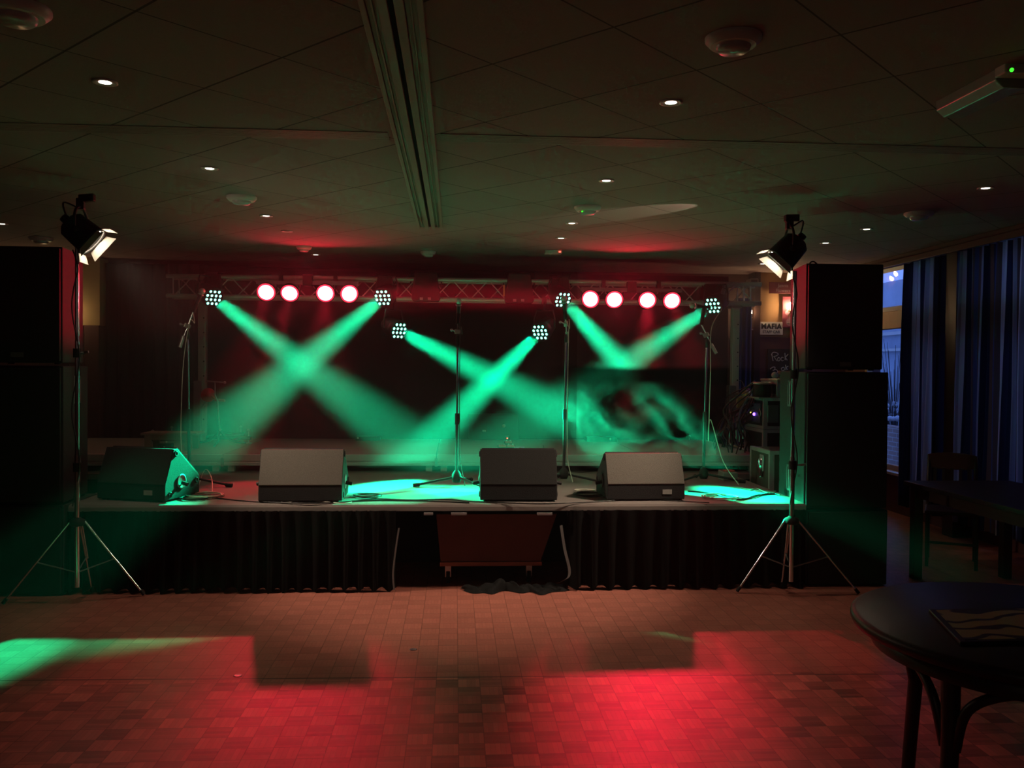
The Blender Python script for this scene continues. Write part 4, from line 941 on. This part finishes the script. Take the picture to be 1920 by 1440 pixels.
zB = at(1445, 806, YB2).z; zC = at(1445, 746, YB2).z
cb = fcase('dark flight case standing on the floor under the rack with the violet light', XB, YB2, .6, .55, 0, zB)
cr_ = fcase('open flight case rack with a violet indicator, on top of the dark case', XB, YB2, .6, .55, zB + .006, zC)
dz_ = zC - zB
for hy in (.10, .42): MB().lathe((XB - .004, YB2 + hy, zB + dz_ * .5), (-1, 0, 0), [(0, .05), (.006, .05), (.008, .04), (.002, .036), (.002, .001)], 4).build('corner_clamp', steel, cr_)
for hx in (.09, .27): MB().box(XB + hx - .055, XB + hx + .055, YB2 - .012, YB2 - .002, zB + dz_ * .22, zB + dz_ * .78).build('recessed_handle', mat('handle_dish', (.22, .23, .23), .35, .8), cr_, .02)
MB().box(XB - .006, XB - .001, YB2 + .08, YB2 + .48, zB + .06, zC - .06).build('amplifier_front', purple, cr_)
MB().sphere((XB - .01, YB2 + .24, zB + dz_ * .45), .016, 8).build('indicator', ledvi, cr_)
MB().sphere((XB - .01, YB2 + .34, zB + dz_ * .48), .007, 8).build('indicator', emit('yellow_indicator', (1, .7, .1), 3, False), cr_)
MB().box(XB - .05, XB, YB2 + .0, YB2 + .5, zC - .012, zC + .004).build('open_lid_edge', mat('lid_edge', (.45, .40, .38), .4, .4), cr_)
zD = at(1462, 715, YB2 + .05).z
cd = fcase('small dark case with a pale metal lid, topmost of the case pile', XB + .14, YB2 + .02, .45, .45, zC + .006, zD)
MB().box(XB + .13, XB + .60, YB2 + .01, YB2 + .48, zD, zD + .022).build('metal_lid', mat('lid_metal', (.62, .58, .48), .4, .5), cd, .006)
# black stackable boxes left of the top case
t = thing('black_drum', 'black drum-shaped tub with red-lit rim left of the topmost case', 'tub', (XB + .04, YB2 + .12, zC))
MB().lathe((XB + .035, YB2 + .14, zC + .004), (0, 0, 1), [(0, .001), (0, .075), (.02, .085), (zD - zC - .03, .085), (zD - zC - .03, .001)], 20).build('body', rubber, t)
MB().lathe((XB + .035, YB2 + .14, zD - .03), (0, 0, 1), [(0, .09), (.018, .092), (.022, .075), (.006, .07), (.006, .001)], 20).build('rim', mat('grey_rim', (.45, .38, .36), .4, .5), t)
for x, lb in ((1465, 'pale beaker on the topmost case, left of the pair'), (1478, 'pale beaker on the topmost case, behind the chrome stand')):
    c = at(x, 708, YB2 + .15); t = thing('beaker', lb, 'cup', (c.x, YB2 + .15, zD + .022), 'beakers on the topmost case')
    MB().lathe((c.x, YB2 + .15, zD + .022), (0, 0, 1), [(0, .001), (0, .026), (.075, .033), (.08, .033), (.078, .028), (.02, .024), (.02, .001)], 18).build('cup', mat('beaker_plastic', (.38, .32, .26), .5), t)
c = at(1451, 708, YB2 + .1); t = thing('microphone', 'spare microphone lying on the topmost case with its round head lit red', 'microphone', (c.x, YB2 + .1, zD + .05))
MB().sphere((c.x, YB2 + .08, zD + .06), .032, 14).build('mesh_head', mat('mic_mesh', (.55, .52, .47), .45, .8, .4, 500, .6), t)
MB().tube([(c.x + .02, YB2 + .1, zD + .058), (c.x + .13, YB2 + .2, zD + .045)], .022, 12, .014).build('body', mat('grey_body', (.35, .34, .28), .5), t)
# tangled black cables hanging beside the cases
for k in range(16):
    x0 = random.uniform(2.72, 2.93); y0 = random.uniform(8.4, 9.2); zt2 = random.uniform(1.05, 1.45)
    P = [Vector((XB - .01, YB2 + random.uniform(.1, .5), zt2 + .05)), Vector((x0 + .05, y0, zt2 - .1))]
    for j in range(3): P.append(Vector((x0 + random.uniform(-.07, .07), y0 + random.uniform(-.1, .1), zt2 - .25 - j * .15)))
    P.append(Vector((x0 + random.uniform(-.12, .05), y0 - .2, .64 if True else 0)))
    tag(MB().tube(bez(P, 6), random.choice((.006, .008, .011)), 6).build('hanging_cable', random.choice((cablek, cablek, cablek, mat('grey_cable', (.12, .11, .11), .5)))), 'one of the tangled dark cables hanging left of the flight cases', 'cable', 'tangled cables beside the flight cases')
for k in range(5):
    c = Vector((2.80 + k * .035, 8.75, at(1400, 806 + (k % 2) * 6, 8.75).z))
    t = tag(MB().tube([c, c + Vector((.0, 0, -.09))], .012, 8).build('cable_plug', mat('plug_metal', (.5, .5, .5), .3, .9)), 'small metal plug in the row at the cable tangle right of the winch tower', 'plug', 'metal plugs at the cable tangle')
tag(MB().tube(bez([at(1380, 823, 9.1), at(1374, 818, 9.1), at(1368, 824, 9.1), at(1369, 832, 9.1), at(1378, 837, 9.05), at(1392, 842, 9.0), at(1402, 846, 8.9)], 8), .010, 6).build('cable', cablew), 'thick pale hooked cable end beside the foot of the right winch tower', 'cable')
0 and tag(MB().tube([at(1334, 730, 8.9) + Vector((.43, 0, 0)), at(1345, 736, 8.9) + Vector((.43, 0, 0))], .006, 6).build('metal_rod', steel), 'short thin metal rod above the flight cases', 'rod')

# ------------------------------------------------------------------ signs and lamps on the right wall
Yw = RY - .022
def panel(name, lb, cat, x0, y0, x1, y1, m, Y=Yw, th=.012):
    a, b_ = at(x0, y0, Y), at(x1, y1, Y); t = thing(name, lb, cat, ((a.x + b_.x) / 2, Y, (a.z + b_.z) / 2))
    MB().box(a.x, b_.x, Y - th, Y + .004, b_.z, a.z).build('board', m, t, .002); return t, a, b_
t, a, b_ = panel('wall_sign', 'white sign reading MAFIA STAFF CAR on the ochre wall', 'sign', 1424, 603.5, 1467, 628, paper)
ink = mat('black_ink', (.012, .012, .014), .7); inkg = mat('grey_ink', (.06, .055, .05), .7)
cx_ = (a.x + b_.x) / 2
text('lettering', 'MAFIA', (cx_, Yw - .0135, a.z - (a.z - b_.z) * .36), .092, ink, t, bold=.0035, sx=.95, sp=1.1)
text('lettering', 'STAFF CAR', (cx_, Yw - .0135, a.z - (a.z - b_.z) * .78), .05, inkg, t, bold=.0012, sx=.92)
t, a, b_ = panel('wall_sign', 'dark red oblong sign with faint grey lettering, high on the ochre wall', 'sign', 1442, 529, 1500, 551, darkred)
text('lettering', 'Jannis', (a.x + (b_.x - a.x) * .44, Yw - .0135, a.z - (a.z - b_.z) * .3), .06, mat('faded_ink', (.30, .20, .24), .7), t)
text('lettering', 'Flowers', (a.x + (b_.x - a.x) * .44, Yw - .0135, a.z - (a.z - b_.z) * .74), .06, mat('faded_ink', (.30, .20, .24), .7), t)
post = mat('poster_print', (.25, .05, .08), .6, 0, .9, 5)
t, a, b_ = panel('poster', 'dark red and violet poster behind the lamps on the ochre wall', 'poster', 1467, 556, 1504, 615, post)
for k in range(6):
    u_, v_ = random.random() * .7 + .15, random.random() * .7 + .15
    c = Vector((a.x + (b_.x - a.x) * u_, Yw - .0125, b_.z + (a.z - b_.z) * v_)); MB().disc(c, (0, -1, .0), random.uniform(.02, .05), 12).build('print_blotch', mat('pink_ink', (.35, .2, .28), .6), t, fix=False)
t, a, b_ = panel('wall_sign', 'dark sign with the pale letters OL beside the chrome stand', 'sign', 1484, 608, 1506, 634, slate, Yw - .02)
text('lettering', 'OL', (at(1493.5, 622, Yw).x, Yw - .0335, at(1493, 621, Yw).z), .10, mat('pale_ink', (.42, .42, .44), .7), t)
t, a, b_ = panel('chalkboard', 'black chalkboard with Rock chalked on it, behind the flight cases', 'chalkboard', 1439, 654, 1506, 730, slate)
def strokes(lines, name):
    m = MB()
    for ln in lines: m.tube(bez([at(x, y, Yw - .016) for x, y in ln], 5), .0052, 5)
    m.build(name, chalk, t)
strokes([[(1447, 663), (1448, 670), (1449.5, 677)], [(1446, 666), (1449, 661), (1455, 661), (1459, 664), (1456, 667), (1450, 669)], [(1451, 668), (1454, 673), (1457, 677)]], 'chalk_letter_R')
strokes([[(1460, 670), (1458, 673), (1459, 676.5), (1462, 676), (1462.5, 672), (1460, 670)]], 'chalk_letter_o')
strokes([[(1469, 671), (1466, 670), (1464.5, 673), (1466, 676.5), (1469, 676)]], 'chalk_letter_c')
strokes([[(1471.5, 662), (1472, 669), (1472, 675)], [(1478, 664), (1474, 668.5), (1472.5, 669.5), (1476, 675.5)]], 'chalk_letter_k')
strokes([[(1444, 692), (1449, 688.5), (1453, 689), (1452, 693), (1449, 694.5), (1455, 693), (1458, 697), (1455, 700), (1452, 699)]], 'chalk_digit')
strokes([[(1468, 689), (1465, 691), (1467, 695), (1471, 693), (1470, 689), (1468, 689)], [(1473, 684), (1473.5, 694)], [(1478, 686.5), (1474, 689.5), (1477, 693)]], 'chalk_letters_ok')
strokes([[(1490, 660), (1492, 661), (1493, 668)], [(1498, 656), (1494, 668), (1491, 680), (1491, 690)]], 'chalk_flourish')
def sconce(lb, x, y, Y, glow=True, s_=1.):
    c = at(x, y, Y); t = thing('wall_lamp', lb, 'wall lamp', c, 'candle wall lamps by the ochre wall')
    MB().lathe(c - Vector((0, 0, .035)), (0, 0, 1), [(0, .001), (0, .014), (.02, .022), (.045, .018), (.065, .005), (.07, .001)], 14).build('bulb', flame, t)
    MB().lathe(c - Vector((0, 0, .085)), (0, 0, 1), [(0, .001), (0, .028), (.012, .03), (.016, .014), (.05, .014), (.05, .001)], 14).build('candle_holder', brass, t)
    MB().tube(bez([c - Vector((0, 0, .085)), c + Vector((0, .03, -.13)), c + Vector((0, .07, -.12)), Vector((c.x, Yw + .02, c.z - .09))], 6), .008, 8).build('arm', brass, t)
    MB().lathe((c.x, Yw + .02, c.z - .09), (0, -1, 0), [(0, .04), (.012, .035), (.015, .001)], 16).build('wall_plate', brass, t)
    for k in range(5):
        a_ = 2 * PI * k / 5; q = c + Vector((.03 * math.cos(a_), .03 * math.sin(a_), -.09)); MB().tube([q, q - Vector((0, 0, .13))], .0025, 5).sphere(q - Vector((0, 0, .14)), .009, 6).build('glass_drop', mat('crystal', (.35, .3, .28), .1, 0, .1), t)
    return t
sconce('candle wall lamp below the right end of the truss', 1407, 584, 10.86)
sconce('candle wall lamp behind the chrome pole, left of the pair', 1482, 572, 10.86)
sconce('candle wall lamp between the chrome pole and the speaker stack, right of the pair', 1493.5, 575, 10.86)
Yw = LY
sconce('added candle wall lamp, unseen behind the left speaker stack, brightening the ochre wall', 108, 588, 10.36); Yw = RY - .022  # added out of sight to brighten the left return wall
a = at(1401, 524, 10.9); b_ = at(1416, 535, 10.9); t = thing('wall_speaker', 'small pale wall speaker near the ceiling above the right truss end', 'wall speaker', ((a.x + b_.x) / 2, 10.8, b_.z))
MB().box(a.x, b_.x, 10.78, 10.94, b_.z, a.z).build('case', mat('pale_speaker_case', (.42, .36, .32), .6), t, .005)
MB().box(a.x + .012, b_.x - .012, 10.772, 10.782, b_.z + .01, a.z - .012).build('grille', mat('brown_grille', (.10, .05, .04), .8), t)

# ------------------------------------------------------------------ tables and chairs at the right
tX0, tX1, tY0, tY1 = 3.50, 4.36, 4.9, 6.6
t = thing('dining_table', 'long dark rectangular table beside the curtains', 'table', (tX0 + .43, 5.75, 0))
MB().box(tX0, tX1, tY0, tY1, .718, .75).build('tabletop', tabwood, t, .004)
MB().box(tX0 + .05, tX1 - .05, tY0 + .05, tY0 + .075, .63, .718).box(tX0 + .05, tX1 - .05, tY1 - .075, tY1 - .05, .63, .718).box(tX0 + .05, tX0 + .075, tY0 + .05, tY1 - .05, .63, .718).box(tX1 - .075, tX1 - .05, tY0 + .05, tY1 - .05, .63, .718).build('apron', darkwood, t)
for xx in (tX0 + .035, tX1 - .105):
    for yy in (tY0 + .035, tY1 - .105): MB().box(xx, xx + .07, yy, yy + .07, 0, .718).build('leg', darkwood, t, .004)
def chair(lb, x, y, rz):
    t = thing('dining_chair', lb, 'chair', (0, 0, 0), 'dark wooden chairs at the long table')
    MB().box(-.2, .2, -.2, .2, .43, .46).build('seat', darkwood, t, .01)
    for sx in (-.18, .18):
        MB().tube([(sx, -.18, .43), (sx, -.19, .0)], .018, 10, .014).build('leg', darkwood, t)
        MB().tube(bez([(sx, .2, .0), (sx, .18, .43), (sx, .19, .65), (sx * .98, .24, .88)], 6), .017, 10).build('leg', darkwood, t)
    rail = []
    MB().prism([(-.195, .79), (-.12, .765), (.12, .765), (.195, .79), (.19, .89), (.1, .905), (0, .91), (-.1, .905), (-.19, .89)], .215, .24, 'xz').build('top_rail', mat('red_brown_wood', (.09, .03, .022), .4), t, .005)
    for k in range(-2, 3): MB().box(k * .065 - .012, k * .065 + .012, .2, .215, .46, .78).build('back_slat', darkwood, t)
    MB().tube([(-.18, -.185, .2), (.18, -.185, .2)], .011, 8).build('stretcher', darkwood, t)
    t.location = (x, y, 0); t.rotation_euler = (0, 0, rz); return t
chair('dark wooden chair with a slatted back, beyond the long table by the curtains', 4.14, 7.02, math.radians(-30))
chair('second dark wooden chair pushed under the near side of the long table', 4.47, 5.6, math.radians(-92))
tag(MB().box(tX0 + .2, tX0 + .26, tY1 - .6, tY1 - .55, .4, .44).build('small_tag', whitep), 'tiny pale object under the long table', 'tag') if False else None

# round table in the foreground
RC = Vector((1.985, 2.83, 0)); RR = .60
t = thing('round_table', 'dark round table with bentwood legs, foreground', 'table', RC)
MB().lathe(RC + Vector((0, 0, .705)), (0, 0, 1), [(0, .001), (0, RR - .03), (.004, RR - .008), (.02, RR), (.036, RR - .002), (.045, RR - .02), (.045, .001)], 96).build('tabletop', tabwood, t)
MB().lathe(RC + Vector((0, 0, .645)), (0, 0, 1), [(0, RR - .07), (.06, RR - .06), (.06, RR - .08), (0, RR - .09), (0, RR - .07)], 72).build('apron', darkwood, t)
for k in range(4):
    an = math.radians(205 + 90 * k) ; d = Vector((math.cos(an), math.sin(an), 0)); o = RC + d * .47
    MB().tube([o + Vector((0, 0, .70)), o + Vector((0, 0, .4)), o + d * .03], .030, 14, .024).build('leg', darkwood, t)
    sd = Vector((-d.y, d.x, 0)); 
    for s_ in (-1, 1):
        MB().tube(bez([o + Vector((0, 0, .42)) + sd * s_ * .02, o + Vector((0, 0, .56)) + sd * s_ * .06, o - d * .05 + Vector((0, 0, .63)) + sd * s_ * .16, o - d * .12 + Vector((0, 0, .655)) + sd * s_ * .30], 8), .016, 10).build('bent_brace', darkwood, t)
# board with yellow ornament on the round table
p4 = [onz(1741, 1146, .755), onz(1990, 1150, .755), onz(1990, 1212, .755), onz(1800, 1208, .755)]
zz = .7505
t = thing('placemat', 'dark-framed board with a yellow swirling ornament lying on the round table', 'board', (1.95, 2.95, zz))
q = [Vector((p4[0].x, p4[0].y, 0)), Vector((p4[0].x + .48, p4[0].y + .01, 0)), Vector((p4[3].x + .43, p4[3].y + .01, 0)), Vector((p4[3].x, p4[3].y, 0))]
MB().prism([(v.x, v.y) for v in q], zz, zz + .012, 'xy').build('frame', mat('black_frame', (.02, .02, .02), .5), t, .003)
cq = sum(q, Vector()) / 4; qi = [cq + (v - cq) * .90 for v in q]
def ornament():
    m = bpy.data.materials.new('yellow_ornament'); m.use_nodes = True; nt = m.node_tree; b = nt.nodes['Principled BSDF']
    tc = node(nt, 'ShaderNodeTexCoord'); wv = node(nt, 'ShaderNodeTexWave'); wv.wave_type = 'RINGS'; wv.inputs['Scale'].default_value = 3.2; wv.inputs['Distortion'].default_value = 9; wv.inputs['Detail'].default_value = 1; wv.inputs['Detail Scale'].default_value = 1.6
    nt.links.new(tc.outputs['Object'], wv.inputs[0]); r = node(nt, 'ShaderNodeValToRGB'); e = r.color_ramp.elements
    e[0].position = .12; e[0].color = (.03, .028, .01, 1); e[1].position = .25; e[1].color = (.50, .46, .14, 1)
    nt.links.new(wv.outputs['Fac'], r.inputs[0]); nt.links.new(r.outputs[0], b.inputs['Base Color']); b.inputs['Roughness'].default_value = .5; return m
MB().prism([(v.x, v.y) for v in qi], zz + .012, zz + .0135, 'xy').build('ornament_print', ornament(), t)

# small metal rings let into the dance floor
for (x, y), lb in (((775, 1218), 'small metal floor ring set in the parquet, nearer the middle'), ((446, 1267), 'small metal floor ring set in the parquet at the left red patch')):
    p = onz(x, y, 0); tag(MB().lathe(p, (0, 0, 1), [(0, .014), (.002, .022), (.003, .018), (.001, .012)], 16).disc(p + Vector((0, 0, .0008)), (0, 0, 1), .013).build('floor_ring', steel), lb, 'floor ring', 'metal rings in the parquet')

# ------------------------------------------------------------------ haze
def haze(name, lb, x0, x1, y0, y1, z0, z1, dens, wisp=False):
    m = bpy.data.materials.new(name); m.use_nodes = True; nt = m.node_tree; nt.nodes.clear()
    o = node(nt, 'ShaderNodeOutputMaterial'); v = node(nt, 'ShaderNodeVolumeScatter'); v.inputs['Anisotropy'].default_value = .25
    v.inputs['Color'].default_value = (1, 1, 1, 1); v.inputs['Density'].default_value = dens
    nt.links.new(v.outputs[0], o.inputs['Volume'])
    if not wisp: m.cycles.homogeneous_volume = True
    ob = MB().box(x0, x1, y0, y1, z0, z1).build(name, m); tag(ob, lb, 'haze', None, 'stuff'); return ob, nt, v
haze('stage_haze', 'thin theatrical haze hanging over the left and middle of the stage', -4.2, .98, 6.6, 10.28, .79, 2.84, .034)
haze('floor_haze', 'fainter haze drifting off the stage over the dance floor', -4.2, 3.3, 3.6, 6.17, .01, 2.79, .0035)
ob, nt, v = haze('smoke_wisps', 'curling smoke layer over the right of the stage', .98, 3.3, 7.0, 10.28, .79, 2.70, .05, True)
g = node(nt, 'ShaderNodeNewGeometry'); sp = node(nt, 'ShaderNodeSeparateXYZ'); nt.links.new(g.outputs['Position'], sp.inputs[0])
X_, Y_, Z_ = sp.outputs['X'], sp.outputs['Y'], sp.outputs['Z']
n1 = node(nt, 'ShaderNodeTexNoise'); n1.inputs['Scale'].default_value = 1.1; n1.inputs['Detail'].default_value = 1.5; nt.links.new(g.outputs['Position'], n1.inputs['Vector'])
wz = math_(nt, 'ADD', 1.60, math_(nt, 'MULTIPLY', math_(nt, 'SUBTRACT', n1.outputs['Fac'], .5), .18))
layer = math_(nt, 'MULTIPLY', math_(nt, 'SUBTRACT', Z_, wz), 22.0); nt.nodes[layer.node.name].use_clamp = True
# curls below the layer: thin shells of a warped noise field
wp = node(nt, 'ShaderNodeTexNoise'); wp.inputs['Scale'].default_value = 1.5; wp.inputs['Detail'].default_value = 1; nt.links.new(g.outputs['Position'], wp.inputs['Vector'])
va = node(nt, 'ShaderNodeVectorMath', operation='MULTIPLY_ADD'); nt.links.new(wp.outputs['Color'], va.inputs[0]); va.inputs[1].default_value = (.9, .9, .9); nt.links.new(g.outputs['Position'], va.inputs[2])
n2 = node(nt, 'ShaderNodeTexNoise'); n2.inputs['Scale'].default_value = 2.6; n2.inputs['Detail'].default_value = 2; nt.links.new(va.outputs[0], n2.inputs['Vector'])
sh_ = math_(nt, 'SUBTRACT', 1.0, math_(nt, 'MULTIPLY', math_(nt, 'ABSOLUTE', math_(nt, 'SUBTRACT', n2.outputs['Fac'], .5)), 15.0)); nt.nodes[sh_.node.name].use_clamp = True
low = math_(nt, 'MULTIPLY', math_(nt, 'SUBTRACT', 1.5, Z_), 4.0); nt.nodes[low.node.name].use_clamp = True
left = math_(nt, 'MULTIPLY', math_(nt, 'SUBTRACT', 1.75, X_), 1.4); nt.nodes[left.node.name].use_clamp = True
wisp = math_(nt, 'MULTIPLY', math_(nt, 'MULTIPLY', sh_, low), math_(nt, 'ADD', .25, left))
dn = math_(nt, 'ADD', math_(nt, 'MULTIPLY', layer, .034), math_(nt, 'MULTIPLY', wisp, .15))
dn = math_(nt, 'ADD', dn, math_(nt, 'MULTIPLY', left, .007))
nt.links.new(dn, v.inputs['Density'])
